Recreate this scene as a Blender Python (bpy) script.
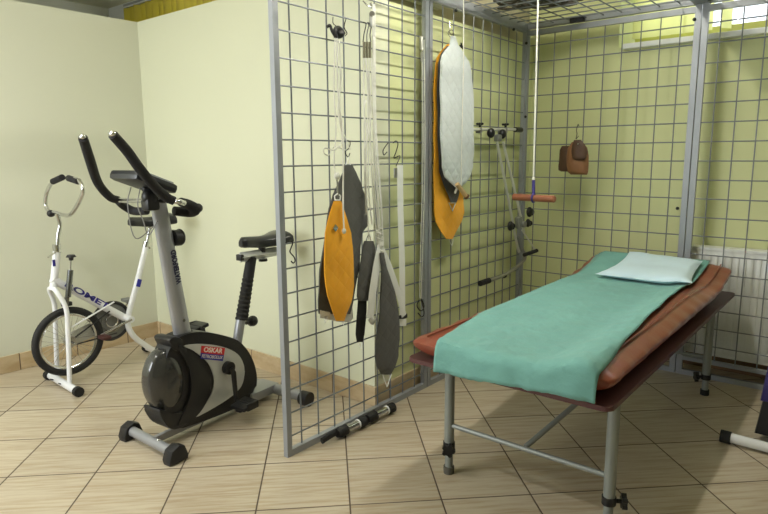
import bpy, bmesh, math, random
from mathutils import Vector, Matrix, noise
random.seed(7)
S = bpy.context.scene
COL = S.collection
for o in list(bpy.data.objects): bpy.data.objects.remove(o)

# ---------------------------------------------------------------- camera
CP = Vector((1.788, -3.5938, 1.2183)); YAW, PIT, ROL, FPX = 0.68466, -0.16398, -0.0065, 605.88
Fv = Vector((-math.sin(YAW)*math.cos(PIT), math.cos(YAW)*math.cos(PIT), math.sin(PIT)))
R0 = Vector((math.cos(YAW), math.sin(YAW), 0)); U0 = R0.cross(Fv)
Rv = math.cos(ROL)*R0 + math.sin(ROL)*U0; Uv = -math.sin(ROL)*R0 + math.cos(ROL)*U0
cd = bpy.data.cameras.new('camera'); cam = bpy.data.objects.new('camera', cd); COL.objects.link(cam)
cd.sensor_width = 36; cd.lens = FPX/768*36; cd.clip_start = .05
m = Matrix((Rv, Uv, -Fv)).transposed().to_4x4(); m.translation = CP
cam.matrix_world = m; S.camera = cam
# measuring helpers: where the sight line of a photo pixel meets a given plane of the room
def ray(u, v): return Fv + Rv*((u-384)/FPX) - Uv*((v-257)/FPX)
def onp(u, v, P, n):
    d = ray(u, v); n = Vector(n); return CP + d*((Vector(P)-CP).dot(n)/d.dot(n))
def onx(u, v, x): return onp(u, v, (x, 0, 0), (1, 0, 0))
def ony(u, v, y): return onp(u, v, (0, y, 0), (0, 1, 0))
def onz(u, v, z): return onp(u, v, (0, 0, z), (0, 0, 1))

# ---------------------------------------------------------------- world, lights, exposure
W = bpy.data.worlds.new('sky'); S.world = W; W.use_nodes = True
W.node_tree.nodes['Background'].inputs[0].default_value = (.86, .93, 1, 1)
W.node_tree.nodes['Background'].inputs[1].default_value = 2.2
def area(name, loc, aim, sx, sy, power, col):
    l = bpy.data.lights.new(name, 'AREA'); l.shape = 'RECTANGLE'; l.size = sx; l.size_y = sy; l.energy = power; l.color = col
    o = bpy.data.objects.new(name, l); COL.objects.link(o); o.location = loc
    o.rotation_euler = (Vector(aim)-Vector(loc)).to_track_quat('-Z', 'Y').to_euler(); return o
area('front_fill_light', (-1.3, -5.0, 1.55), (-1.3, -1, 1.2), 1.9, 1.1, 62, (.94, .97, 1))  # added fill light behind the camera, no window known there
area('ceiling_lamp_light', (-.55, -3.3, 2.34), (-.55, -3.3, 0), 1.2, .3, 27, (1, .98, .94))
area('cage_lamp_light', (.75, -1.25, 2.25), (.75, -1.25, 0), .12, 1.0, 9, (1, .99, .95))
area('back_window_daylight', (1.35, .62, 2.35), (1.0, -.8, 1.2), 1.9, .5, 26, (.86, .93, 1))
area('side_window_daylight', (-1.6, -.35, 2.22), (-1.7, -1.4, 2.3), 2.4, .35, 17, (.95, .97, 1))
S.view_settings.view_transform = 'Standard'; S.view_settings.look = 'None'
S.view_settings.gamma = 1; S.view_settings.use_curve_mapping = False
S.view_settings.exposure = -0.16

# ---------------------------------------------------------------- materials
def srgb(r, g, b): return tuple((c/255/12.92 if c/255 <= .04045 else ((c/255+.055)/1.055)**2.4) for c in (r, g, b)) + (1,)
MATS = {}
def M(name, rgb, rough=.5, metal=0., var=0., scale=8., bump=0., bscale=40., coat=0., emis=0., sheen=0., trans=0., alpha=1.):
    if name in MATS: return MATS[name]
    mt = bpy.data.materials.new(name); mt.use_nodes = True; nt = mt.node_tree; b = nt.nodes['Principled BSDF']
    c = srgb(*rgb); b.inputs['Base Color'].default_value = c
    b.inputs['Roughness'].default_value = rough; b.inputs['Metallic'].default_value = metal
    b.inputs['Coat Weight'].default_value = coat; b.inputs['Sheen Weight'].default_value = sheen
    b.inputs['Transmission Weight'].default_value = trans; b.inputs['Alpha'].default_value = alpha
    if emis: b.inputs['Emission Color'].default_value = c; b.inputs['Emission Strength'].default_value = emis
    tc = nt.nodes.new('ShaderNodeTexCoord')
    nz = nt.nodes.new('ShaderNodeTexNoise'); nz.inputs['Scale'].default_value = scale; nz.inputs['Detail'].default_value = 5
    nt.links.new(tc.outputs['Object'], nz.inputs['Vector'])
    mx = nt.nodes.new('ShaderNodeMix'); mx.data_type = 'RGBA'
    v = max(var, .03)
    mx.inputs[6].default_value = tuple(x*(1-v) for x in c[:3])+(1,); mx.inputs[7].default_value = tuple(min(1, x*(1+v)) for x in c[:3])+(1,)
    nt.links.new(nz.outputs['Fac'], mx.inputs[0]); nt.links.new(mx.outputs[2], b.inputs['Base Color'])
    if bump:
        n2 = nt.nodes.new('ShaderNodeTexNoise'); n2.inputs['Scale'].default_value = bscale; n2.inputs['Detail'].default_value = 4
        nt.links.new(tc.outputs['Object'], n2.inputs['Vector'])
        bp = nt.nodes.new('ShaderNodeBump'); bp.inputs['Strength'].default_value = bump; bp.inputs['Distance'].default_value = .01
        nt.links.new(n2.outputs['Fac'], bp.inputs['Height']); nt.links.new(bp.outputs['Normal'], b.inputs['Normal'])
    MATS[name] = mt; return mt
def quilted(name, rgb, freq=22., depth=.6, rough=.85):
    mt = M(name, rgb, rough, var=.08, scale=30, sheen=.2); nt = mt.node_tree; b = nt.nodes['Principled BSDF']
    tc = nt.nodes.new('ShaderNodeTexCoord'); sp = nt.nodes.new('ShaderNodeSeparateXYZ'); nt.links.new(tc.outputs['Object'], sp.inputs[0])
    outs = []
    for s in (1, -1):
        ma = nt.nodes.new('ShaderNodeMath'); ma.operation = 'MULTIPLY_ADD'; ma.inputs[1].default_value = s
        nt.links.new(sp.outputs['Y'], ma.inputs[0]); nt.links.new(sp.outputs['Z'], ma.inputs[2])
        m2 = nt.nodes.new('ShaderNodeMath'); m2.operation = 'MULTIPLY'; m2.inputs[1].default_value = freq; nt.links.new(ma.outputs[0], m2.inputs[0])
        m3 = nt.nodes.new('ShaderNodeMath'); m3.operation = 'PINGPONG'; m3.inputs[1].default_value = .5; nt.links.new(m2.outputs[0], m3.inputs[0])
        m4 = nt.nodes.new('ShaderNodeMath'); m4.operation = 'POWER'; m4.inputs[1].default_value = .35; nt.links.new(m3.outputs[0], m4.inputs[0]); outs.append(m4)
    mn = nt.nodes.new('ShaderNodeMath'); mn.operation = 'MINIMUM'; nt.links.new(outs[0].outputs[0], mn.inputs[0]); nt.links.new(outs[1].outputs[0], mn.inputs[1])
    bp = nt.nodes.new('ShaderNodeBump'); bp.inputs['Strength'].default_value = depth; bp.inputs['Distance'].default_value = .006
    nt.links.new(mn.outputs[0], bp.inputs['Height']); nt.links.new(bp.outputs['Normal'], b.inputs['Normal'])
    return mt

WALL = M('cream wall paint', (214, 216, 199), .62, var=.025, scale=1.5, bump=.05, bscale=60)
WALLY = M('yellow green wall paint', (214, 218, 166), .6, var=.04, scale=1.2, bump=.05, bscale=60)
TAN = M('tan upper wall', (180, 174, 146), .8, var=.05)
CEIL = M('ochre ceiling paint', (232, 229, 200), .8, var=.04, scale=2)
WHITE = M('white paint', (236, 238, 236), .35, var=.02)
STEEL = M('grey painted steel', (150, 154, 160), .42, .25, var=.08, scale=14)
WIRE = M('grey wire', (122, 127, 132), .4, .3, var=.1, scale=20)
CHROME = M('chrome', (205, 205, 205), .16, 1.)
BLACK = M('black plastic', (24, 24, 27), .42, var=.1, bump=.08, bscale=120)
FOAM = M('black foam', (26, 26, 30), .8, bump=.25, bscale=150)
RUBBER = M('black rubber', (22, 22, 23), .7, bump=.1)
SILVER = M('silver enamel', (160, 162, 168), .35, .45)
SILVERP = M('silver plastic', (204, 207, 208), .3, .3)
WENAM = M('white enamel', (232, 234, 238), .28, coat=.4)
BLUEINK = M('blue lettering', (44, 40, 130), .4)
RED = M('red sticker', (204, 38, 44), .4)
BLUE = M('blue sticker', (42, 46, 158), .4)
WINK = M('white lettering', (240, 232, 225), .4)
DINK = M('dark lettering', (34, 34, 66), .4)
VINYL = M('red brown vinyl', (134, 68, 50), .3, var=.2, scale=6, bump=.2, bscale=14, coat=.15)
BOARD = M('maroon laminate', (88, 54, 54), .45, var=.1)
TUBE = M('grey leg enamel', (138, 143, 140), .4, .2, var=.05)
PILLOW = M('pale blue pillowcase', (198, 222, 236), .85, var=.03, scale=10, bump=.25, bscale=18, sheen=.2)
YSLING = quilted('yellow sling cloth', (244, 170, 20), 15, .3); DSLING = quilted('charcoal sling cloth', (80, 80, 78), 15, .4)
WSLING = quilted('white quilted cloth', (206, 213, 214), 15, .95)
WEB = M('white webbing', (240, 241, 238), .85, var=.06, bump=.3, bscale=200)
ROPE = M('white rope', (232, 232, 224), .85, var=.1, scale=60, bump=.4, bscale=200)
DROPE = M('grey brown rope', (84, 80, 72), .9, var=.3, scale=30)
LEATH = M('brown leather', (130, 90, 58), .5, var=.25, scale=18, bump=.3, bscale=60)
LEATHD = M('dark brown leather', (76, 52, 36), .5, var=.25, scale=18, bump=.3, bscale=60)
WOOD = M('varnished red wood', (150, 96, 70), .3, var=.2, scale=25)
WOODL = M('light wood', (198, 168, 120), .5, var=.15, scale=20)
WOODE = M('dark wood end', (96, 62, 38), .6)
PURPLE = M('purple tape', (60, 54, 130), .6)
BAND = M('olive yellow window rail', (190, 190, 104), .6)
DARKIN = M('dark recess', (70, 52, 36), .6)

def tile_mat(name, ang, ox, oy, sz, base, dark, grout, rough=.28, plane='XY', streak=(1.2, 16)):
    mt = bpy.data.materials.new(name); mt.use_nodes = True; nt = mt.node_tree; b = nt.nodes['Principled BSDF']
    N = nt.nodes.new; L = nt.links.new
    tc = N('ShaderNodeTexCoord'); mp = N('ShaderNodeMapping'); mp.vector_type = 'TEXTURE'
    mp.inputs['Location'].default_value = (ox, oy, 0); mp.inputs['Rotation'].default_value = (0, 0, ang); mp.inputs['Scale'].default_value = (sz, sz, sz)
    L(tc.outputs['Object'], mp.inputs[0]); sp = N('ShaderNodeSeparateXYZ'); L(mp.outputs[0], sp.inputs[0])
    ms = []; fl = []
    for ax in ('X', 'Y') if plane == 'XY' else ('X',):
        p = N('ShaderNodeMath'); p.operation = 'PINGPONG'; p.inputs[1].default_value = .5; L(sp.outputs[ax], p.inputs[0]); ms.append(p)
        f = N('ShaderNodeMath'); f.operation = 'FLOOR'; L(sp.outputs[ax], f.inputs[0]); fl.append(f)
    last = ms[0]
    if len(ms) == 2:
        last = N('ShaderNodeMath'); last.operation = 'MINIMUM'; L(ms[0].outputs[0], last.inputs[0]); L(ms[1].outputs[0], last.inputs[1])
    cr = N('ShaderNodeMapRange'); cr.inputs[1].default_value = .006; cr.inputs[2].default_value = .011; L(last.outputs[0], cr.inputs[0])
    st = N('ShaderNodeMapping'); st.inputs['Scale'].default_value = (streak[0], streak[1], 4); L(mp.outputs[0], st.inputs[0])
    # offset the streaks tile by tile
    cb = N('ShaderNodeCombineXYZ'); L(fl[0].outputs[0], cb.inputs[0])
    if len(fl) == 2: L(fl[1].outputs[0], cb.inputs[1])
    wn = N('ShaderNodeTexWhiteNoise'); wn.noise_dimensions = '3D'; L(cb.outputs[0], wn.inputs[0])
    va = N('ShaderNodeVectorMath'); va.operation = 'MULTIPLY_ADD'; va.inputs[1].default_value = (9, 9, 9); L(wn.outputs['Color'], va.inputs[0]); L(st.outputs[0], va.inputs[2])
    nz = N('ShaderNodeTexNoise'); nz.inputs['Scale'].default_value = 1.3; nz.inputs['Detail'].default_value = 7; nz.inputs['Roughness'].default_value = .62; L(va.outputs[0], nz.inputs['Vector'])
    rp = N('ShaderNodeValToRGB'); rp.color_ramp.elements[0].position = .36; rp.color_ramp.elements[0].color = srgb(*dark)
    rp.color_ramp.elements[1].position = .58; rp.color_ramp.elements[1].color = srgb(*base); L(nz.outputs['Fac'], rp.inputs[0])
    hv = N('ShaderNodeHueSaturation'); L(rp.outputs[0], hv.inputs['Color'])
    mr = N('ShaderNodeMapRange'); mr.inputs[3].default_value = .93; mr.inputs[4].default_value = 1.05; L(wn.outputs['Value'], mr.inputs[0]); L(mr.outputs[0], hv.inputs['Value'])
    mx = N('ShaderNodeMix'); mx.data_type = 'RGBA'; mx.inputs[6].default_value = srgb(*grout); L(cr.outputs[0], mx.inputs[0]); L(hv.outputs[0], mx.inputs[7]); L(mx.outputs[2], b.inputs['Base Color'])
    rr = N('ShaderNodeMapRange'); rr.inputs[3].default_value = .8; rr.inputs[4].default_value = rough; L(cr.outputs[0], rr.inputs[0]); L(rr.outputs[0], b.inputs['Roughness'])
    bp = N('ShaderNodeBump'); bp.inputs['Distance'].default_value = .002; bp.inputs['Strength'].default_value = .6; L(cr.outputs[0], bp.inputs['Height']); L(bp.outputs['Normal'], b.inputs['Normal'])
    return mt
FLOOR = tile_mat('beige streaked floor tiles', .77717, -.49822, -3.06485, .32901, (192, 181, 160), (172, 154, 128), (84, 70, 58))
BASE = tile_mat('tan skirting tiles', 0, 0, 0, .33, (200, 180, 146), (182, 157, 120), (96, 78, 60), plane='X', streak=(1.5, 9))
BASEY = tile_mat('tan skirting tiles side', math.pi/2, 0, 0, .33, (200, 180, 146), (182, 157, 120), (96, 78, 60), plane='X', streak=(1.5, 9))

# teal disposable sheet
def sheet_mat():
    mt = M('teal paper sheet', (110, 164, 158), .8, var=.14, scale=9, bump=.7, bscale=22, sheen=.1); return mt
TEAL = sheet_mat()
def blind_mat(nm='translucent blind slat', c1=(226, 226, 180), c2=(240, 240, 200)):
    mt = bpy.data.materials.new(nm); mt.use_nodes = True; nt = mt.node_tree
    b = nt.nodes['Principled BSDF']; b.inputs['Base Color'].default_value = srgb(*c1); b.inputs['Roughness'].default_value = .8
    t = nt.nodes.new('ShaderNodeBsdfTranslucent'); t.inputs[0].default_value = srgb(*c2)
    x = nt.nodes.new('ShaderNodeMixShader'); x.inputs[0].default_value = .55
    nt.links.new(b.outputs[0], x.inputs[1]); nt.links.new(t.outputs[0], x.inputs[2]); nt.links.new(x.outputs[0], nt.nodes['Material Output'].inputs[0]); return mt
SLAT = blind_mat(); MUST = blind_mat('mustard blind fabric', (196, 186, 92), (204, 194, 100))
def glass_mat():
    mt = bpy.data.materials.new('window glass'); mt.use_nodes = True; nt = mt.node_tree; nt.nodes.remove(nt.nodes['Principled BSDF'])
    g = nt.nodes.new('ShaderNodeBsdfGlossy'); g.inputs['Roughness'].default_value = .05; t = nt.nodes.new('ShaderNodeBsdfTransparent')
    x = nt.nodes.new('ShaderNodeMixShader'); x.inputs[0].default_value = .06
    nt.links.new(t.outputs[0], x.inputs[1]); nt.links.new(g.outputs[0], x.inputs[2]); nt.links.new(x.outputs[0], nt.nodes['Material Output'].inputs[0]); return mt
GLASS = glass_mat()
def cover_mat():
    mt = M('smoky translucent cover', (62, 62, 62), .16, coat=.5, var=.12, scale=5); mt.node_tree.nodes['Principled BSDF'].inputs['Transmission Weight'].default_value = .25; return mt
SMOKE = cover_mat()

# ---------------------------------------------------------------- mesh helpers
def smooth_path(pts, n=6, closed=False):
    P = [Vector(p) for p in pts]
    if len(P) < 3: return P
    out = []; L = len(P)
    rng = range(L) if closed else range(L-1)
    for i in rng:
        p0 = P[(i-1) % L] if closed or i > 0 else P[0]*2-P[1]
        p1 = P[i]; p2 = P[(i+1) % L]
        p3 = P[(i+2) % L] if closed or i+2 < L else P[-1]*2-P[-2]
        for k in range(n):
            t = k/n
            out.append(.5*((2*p1)+(p2-p0)*t+(2*p0-5*p1+4*p2-p3)*t*t+(3*p1-p0-3*p2+p3)*t**3))
    if not closed: out.append(P[-1])
    return out
class MB:
    def __init__(s): s.bm = bmesh.new()
    def _mat(s, verts, mi=0): pass
    def box(s, c, d, rot=None, bevel=0):
        r = bmesh.ops.create_cube(s.bm, size=1); vs = r['verts']
        for v in vs: v.co = Vector((v.co.x*d[0], v.co.y*d[1], v.co.z*d[2]))
        if bevel:
            es = list({e for v in vs for e in v.link_edges})
            g = bmesh.ops.bevel(s.bm, geom=es, offset=bevel, segments=2, affect='EDGES', profile=.6); vs = list({v for f in g['faces'] for v in f.verts} | {v for v in vs if v.is_valid})
        for v in vs: v.co = (rot @ v.co if rot else v.co) + Vector(c)
        return s
    def bx(s, x0, x1, y0, y1, z0, z1, bevel=0): return s.box(((x0+x1)/2, (y0+y1)/2, (z0+z1)/2), (x1-x0, y1-y0, z1-z0), None, bevel)
    def tube(s, pts, r, seg=10, closed=False, smooth=0, flat=None):
        if smooth: 
            if isinstance(r, (list, tuple)):
                rr = smooth_path([(a, 0, 0) for a in r], smooth); r = [max(.0005, a.x) for a in rr]
            pts = smooth_path(pts, smooth, closed)
        P = [Vector(p) for p in pts]; n = len(P)
        if not isinstance(r, (list, tuple)): r = [r]*n
        T = []
        for i in range(n):
            a = P[(i-1) % n] if closed or i else P[0]; b = P[(i+1) % n] if closed or i < n-1 else P[-1]
            T.append((b-a).normalized() if (b-a).length > 1e-9 else Vector((0, 0, 1)))
        u = T[0].orthogonal().normalized()
        if flat: u = (Vector(flat)-T[0]*Vector(flat).dot(T[0])).normalized()
        rings = []
        for i in range(n):
            u = (u-T[i]*u.dot(T[i])).normalized(); w = T[i].cross(u)
            rr = r[i]; ra, rb = rr if isinstance(rr, tuple) else (rr, rr)
            rings.append([s.bm.verts.new(P[i]+u*(math.cos(2*math.pi*k/seg)*ra)+w*(math.sin(2*math.pi*k/seg)*rb)) for k in range(seg)])
        for i in range(n if closed else n-1):
            A, B = rings[i], rings[(i+1) % n]
            for k in range(seg): s.bm.faces.new((A[k], A[(k+1) % seg], B[(k+1) % seg], B[k]))
        if not closed: s.bm.faces.new(rings[0][::-1]); s.bm.faces.new(rings[-1])
        return s
    def ribbon(s, pts, w, t, side, smooth=0):
        """flat strap: width w along side, thickness t"""
        return s.tube(pts, [(w/2, t/2)]*len(smooth_path(pts, smooth) if smooth else pts), 4 if False else 8, False, 0, side) if not smooth else s.tube(smooth_path(pts, smooth), [(w/2, t/2)]*len(smooth_path(pts, smooth)), 8, False, 0, side)
    def cyl(s, a, b, r, seg=20, r2=None): return s.tube([a, b], [r, r if r2 is None else r2], seg)
    def sph(s, c, r, seg=16):
        if not isinstance(r, (tuple, list)): r = (r, r, r)
        g = bmesh.ops.create_uvsphere(s.bm, u_segments=seg, v_segments=seg//2+2, radius=1)
        for v in g['verts']: v.co = Vector((v.co.x*r[0], v.co.y*r[1], v.co.z*r[2]))+Vector(c)
        return s
    def torus(s, c, R, r, axis='x', seg=40, rs=10, a0=0, a1=2*math.pi):
        pts = []; full = abs(a1-a0) > 6.28
        for i in range(seg if full else seg+1):
            a = a0+(a1-a0)*i/seg; q = {'x': (0, math.cos(a)*R, math.sin(a)*R), 'y': (math.cos(a)*R, 0, math.sin(a)*R), 'z': (math.cos(a)*R, math.sin(a)*R, 0)}[axis]
            pts.append(Vector(c)+Vector(q))
        return s.tube(pts, r, rs, full)
    def prism(s, poly, x0, x1, plane='x', bevel=0, bseg=2):
        """polygon (a,b) extruded from x0 to x1 along axis"""
        def V(a, b, t): return {'x': (t, a, b), 'y': (a, t, b), 'z': (a, b, t)}[plane]
        A = [s.bm.verts.new(V(a, b, x0)) for a, b in poly]; B = [s.bm.verts.new(V(a, b, x1)) for a, b in poly]; n = len(poly)
        fs = [s.bm.faces.new(A), s.bm.faces.new(B[::-1])]
        for k in range(n): fs.append(s.bm.faces.new((A[k], B[k], B[(k+1) % n], A[(k+1) % n])))
        if bevel:
            es = [e for e in set(fs[0].edges)|set(fs[1].edges)]
            bmesh.ops.bevel(s.bm, geom=es, offset=bevel, segments=bseg, affect='EDGES', profile=.5)
        return s
    def slab(s, rows, x0, t, n=14, bow=0., puff=.6):
        """cloth panel hanging in a plane x=const; rows=(z, y0, y1); thickness t, edges thinner"""
        q0 = [Vector(q if len(q) == 4 else (q[0], q[1], q[2], q[0])) for q in rows]; rr = []
        for p_, q_ in zip(q0, q0[1:]): rr += [p_.lerp(q_, k/4) for k in range(4)]
        rr.append(q0[-1])
        F, B = [], []
        for i, q in enumerate(rr):
            za, a, b, zb = q; k = i/(len(rr)-1); e = max(0, math.sin(math.pi*min(1, max(0, k))))**.35
            f, g = [], []
            for j in range(n+1):
                u = j/n; y = a+(b-a)*u; z = za+(zb-za)*u; pf = (1-abs(2*u-1)**3)*puff+(1-puff)
                h = t/2*max(.12, pf*max(.25, e))
                xx = x0+bow*math.sin(math.pi*k)+.0018*math.sin(z*31+y*17)+.002*noise.noise(Vector((x0*9, y*20, z*14)))
                f.append(s.bm.verts.new((xx+h, y, z))); g.append(s.bm.verts.new((xx-h, y, z)))
            F.append(f); B.append(g)
        for i in range(len(rr)-1):
            for j in range(n):
                s.bm.faces.new((F[i][j], F[i][j+1], F[i+1][j+1], F[i+1][j])); s.bm.faces.new((B[i][j+1], B[i][j], B[i+1][j], B[i+1][j+1]))
            for j, o in ((0, 0), (n, 1)): s.bm.faces.new((F[i][j], F[i+1][j], B[i+1][j], B[i][j]) if not o else (F[i+1][j], F[i][j], B[i][j], B[i+1][j]))
        for i in (0, len(rr)-1):
            for j in range(n): s.bm.faces.new((F[i][j+1], F[i][j], B[i][j], B[i][j+1]) if i == 0 else (F[i][j], F[i][j+1], B[i][j+1], B[i][j]))
        return s
    def build(s, name, mat, parent=None, smooth=True, label=None, xf=None):
        bm = s.bm
        bmesh.ops.recalc_face_normals(bm, faces=bm.faces[:])
        me = bpy.data.meshes.new(name)
        if xf is not None: bm.transform(xf)
        off = wloc(parent) if parent else Vector((0, 0, 0))
        if parent is not None and not parent.get('_local'): bm.transform(Matrix.Translation(-off))
        bm.to_mesh(me); bm.free()
        if smooth:
            for p in me.polygons: p.use_smooth = True
            try: me.set_sharp_from_angle(angle=math.radians(38))
            except Exception: pass
        me.materials.append(mat)
        o = bpy.data.objects.new(name, me); COL.objects.link(o)
        if parent: o.parent = parent
        if label: o['label'] = label
        if parent is not None and parent.get('_local'): o['_local'] = 1
        return o
def wloc(o):
    v = Vector((0, 0, 0))
    while o is not None: v += o.location; o = o.parent
    return v
def tag(o, label=None, cat=None, group=None, kind=None):
    for k, v in (('label', label), ('category', cat), ('group', group), ('kind', kind)):
        if v: o[k] = v
    return o
def thing(name, label, cat, loc=(0, 0, 0), rz=0, group=None, local=False):
    o = bpy.data.objects.new(name, None); COL.objects.link(o); o.location = loc; o.rotation_euler = (0, 0, rz); o.empty_display_size = .05
    if local: o['_local'] = 1
    return tag(o, label, cat, group)
def struct(name, mb, mat, smooth=False): return tag(mb.build(name, mat, None, smooth), kind='structure')
def text(name, body, size, mat, parent, mtx, extrude=.0006, shear=0., bold=0., sx=1.):
    cu = bpy.data.curves.new(name, 'FONT'); cu.body = body; cu.size = size; cu.extrude = extrude; cu.align_x = 'CENTER'; cu.align_y = 'CENTER'; cu.shear = shear; cu.offset = bold
    t = bpy.data.objects.new(name, cu); COL.objects.link(t)
    me = bpy.data.meshes.new_from_object(t, depsgraph=bpy.context.evaluated_depsgraph_get()) if False else None
    bpy.context.view_layer.update()
    me = bpy.data.meshes.new_from_object(t.evaluated_get(bpy.context.evaluated_depsgraph_get()))
    COL.objects.unlink(t); bpy.data.objects.remove(t)
    me.transform(mtx @ Matrix.Diagonal((sx, 1, 1, 1))); me.materials.clear(); me.materials.append(mat)
    o = bpy.data.objects.new(name, me); COL.objects.link(o); o.parent = parent; return o
def dup(o, loc=None, parent=None):
    c = o.copy(); COL.objects.link(c); c.parent = parent
    if loc is not None: c.location = loc
    for ch in list(o.children): dup(ch, None, c)
    return c

# ---------------------------------------------------------------- room
LX, WY, SX, BY, LEDGE, CZ = -2.025, -1.42, -.05, .2, 2.083, 2.44
struct('floor', MB().bx(-2.2, 3.0, -5.3, .3, -.05, 0), FLOOR)
struct('wall_left', MB().bx(LX-.12, LX, -5.3, WY+.0, 0, LEDGE).bx(-3.4, LX-.12, -5.3, -.85, LEDGE-.12, LEDGE), WALL)
WALLC = M('cream alcove paint', (216, 218, 192), .62, var=.025, scale=1.5, bump=.05, bscale=60)
struct('wall_alcove', MB().bx(-3.3, SX, WY, -.86, LEDGE-.12, LEDGE).bx(LX-.12, SX, WY, WY+.12, 0, LEDGE-.12), WALLC)
struct('wall_side', MB().bx(SX-.12, SX, WY+.12, .2, 0, 1.925).bx(SX-.0, SX+.001, WY+.12, WY+.121, 0, .01), WALLY)
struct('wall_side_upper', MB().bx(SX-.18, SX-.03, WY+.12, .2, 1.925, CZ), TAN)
struct('wall_upper_left', MB().bx(-3.42, -3.3, -5.3, -.8, LEDGE-.1, CZ), WALL)
# upper alcove wall with a high window opening
struct('wall_alcove_upper', MB().bx(-3.3, -2.95, -.94, -.82, LEDGE-.1, CZ).bx(-2.95, -.2, -.94, -.82, 2.38, CZ).bx(-.5, -.2, -.94, -.82, LEDGE-.1, 2.38), WHITE)
WX0, WX1, WZ0, WZ1 = .5, 2.75, 1.86, 2.36
struct('wall_back', MB().bx(-.2, WX0, BY, BY+.45, 0, CZ).bx(WX1, 3.1, BY, BY+.45, 0, CZ).bx(WX0, WX1, BY, BY+.45, 0, WZ0-.012).bx(WX0, WX1, BY, BY+.45, WZ1, CZ), WALLY)
struct('wall_right', MB().bx(3.0, 3.12, -5.3, .3, 0, CZ), M('muted olive wall', (150, 148, 118), .7))
struct('wall_front', MB().bx(-3.42, -2.3, -5.3, -5.18, 0, CZ).bx(-.3, 3.1, -5.3, -5.18, 0, CZ).bx(-2.3, -.3, -5.3, -5.18, 0, .95).bx(-2.3, -.3, -5.3, -5.18, 2.2, CZ), WALL)
struct('ceiling', MB().bx(-3.45, 3.12, -5.3, .7, CZ, CZ+.1), CEIL)
struct('baseboard_left', MB().bx(LX, LX+.012, -5.18, WY, 0, .1, .003), BASEY)
struct('baseboard_alcove', MB().bx(LX+.012, SX+.012, WY-.012, WY, 0, .1, .003), BASE)
struct('baseboard_side', MB().bx(SX, SX+.012, WY+.0, BY, 0, .1, .003), BASEY)
struct('baseboard_back', MB().bx(SX+.012, 3.0, BY-.012, BY, 0, .1, .003), M('dark brown skirting tiles', (122, 92, 62), .4, var=.15, scale=6))
# back window: sill board, frame, panes
f = struct('window_1', MB().bx(WX0, WX1, BY+.30, BY+.35, WZ0, WZ0+.095), BAND)
fr = MB()
for x in (WX0+.02, 1.23, 1.99, WX1-.02): fr.bx(x-.025, x+.025, BY+.31, BY+.35, WZ0+.095, WZ1)
fr.bx(WX0, WX1, BY+.31, BY+.35, WZ1-.05, WZ1).build('window_frame', WHITE, f, False)
MB().bx(WX0, WX1, BY+.325, BY+.331, WZ0+.09, WZ1-.04).build('window_pane', GLASS, f, False)
struct('trim_1', MB().bx(WX0+.04, WX1+.05, BY-.05, BY+.3, WZ0-.03, WZ0, .004), WHITE)
# alcove high window
f = struct('window_2', MB().bx(-2.95, -.5, -.86, -.82, LEDGE, LEDGE+.05).bx(-2.95, -.5, -.86, -.82, 2.33, 2.38).bx(-1.75, -1.70, -.86, -.82, LEDGE, 2.38), WHITE)
MB().bx(-2.95, -.5, -.845, -.84, LEDGE+.04, 2.34).build('window_pane', GLASS, f, False)
f = struct('added_front_window', MB().bx(-2.3, -.3, -5.28, -5.22, .95, 1.0).bx(-2.3, -.3, -5.28, -5.22, 2.15, 2.2).bx(-1.33, -1.27, -5.28, -5.22, 1.0, 2.15), WHITE)  # unseen window added in the front wall to hold the fill light
MB().bx(-2.3, -.3, -5.253, -5.247, 1.0, 2.15).build('window_pane', GLASS, f, False)

# ceiling lamps behind the camera's view
lamp = thing('ceiling_lamp', 'white fluorescent lamp hung above the mesh cage roof', 'lamp', (.75, -1.25, CZ))
MB().bx(.72, .78, -1.85, -.65, 2.30, 2.33, .006).build('lamp_housing', WHITE, lamp, False)
for y in (-1.7, -.8): MB().cyl((.75, y, 2.33), (.75, y, CZ), .006, 8).build('hanger', WHITE, lamp)
MB().cyl((.75, -1.8, 2.275), (.75, -.7, 2.275), .017).build('lamp_tube', M('lit fluorescent tube', (255, 250, 235), .4, emis=110), lamp)
lamp = thing('ceiling_lamp', 'long white fluorescent ceiling lamp over the exercise bikes', 'lamp', (-.55, -3.3, CZ))
MB().bx(-1.2, .1, -3.42, -3.18, CZ-.05, CZ, .01).build('lamp_housing', WHITE, lamp, False)
MB().cyl((-1.15, -3.3, CZ-.06), (.05, -3.3, CZ-.06), .014).build('lamp_tube', M('lit fluorescent tube warm', (255, 248, 232), .4, emis=14), lamp)

# ---------------------------------------------------------------- vertical blinds
def blind(name, label, x0, x1, y, z0, z1, spots, mat, w):
    t = thing(name, label, 'blind', ((x0+x1)/2, y, z1))
    MB().bx(x0, x1, y-.02, y+.02, z1-.03, z1, .004).build('head_rail', M('grey rail', (168, 170, 168), .4, .3), t, False)
    MB().bx(x0, x1, y-.024, y-.02, z1-.03, z1-.02).build('rail_lip', WHITE, t, False)
    for x, a in spots:
        r = Matrix.Rotation(a, 3, 'Z')
        MB().box((x, y, (z0+z1-.03)/2), (w, .0022, z1-.03-z0), r).build('slat', mat, t, False)
    return t
blind('vertical_blind', 'mustard vertical blind above the alcove wall on the left', -2.88, -.6, -1.02, 2.12, CZ-.05,
      [(-2.83+.08*i, random.uniform(.15, .95)) for i in range(27)], MUST, .1)
xs = [.52, .60, .68, .76, .83, .905, 1.015, 1.30, 1.335, 1.60, 1.64, 1.95, 2.0, 2.3, 2.34, 2.6, 2.66]
blind('vertical_blind', 'translucent yellow vertical blind in the high window behind the cage', WX0, WX1, BY+.25, WZ0+.07, WZ1,
      [(x, .15 if i < 6 else (1.0 if i == 6 else .2)) for i, x in enumerate(xs)], SLAT, .08)

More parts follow.
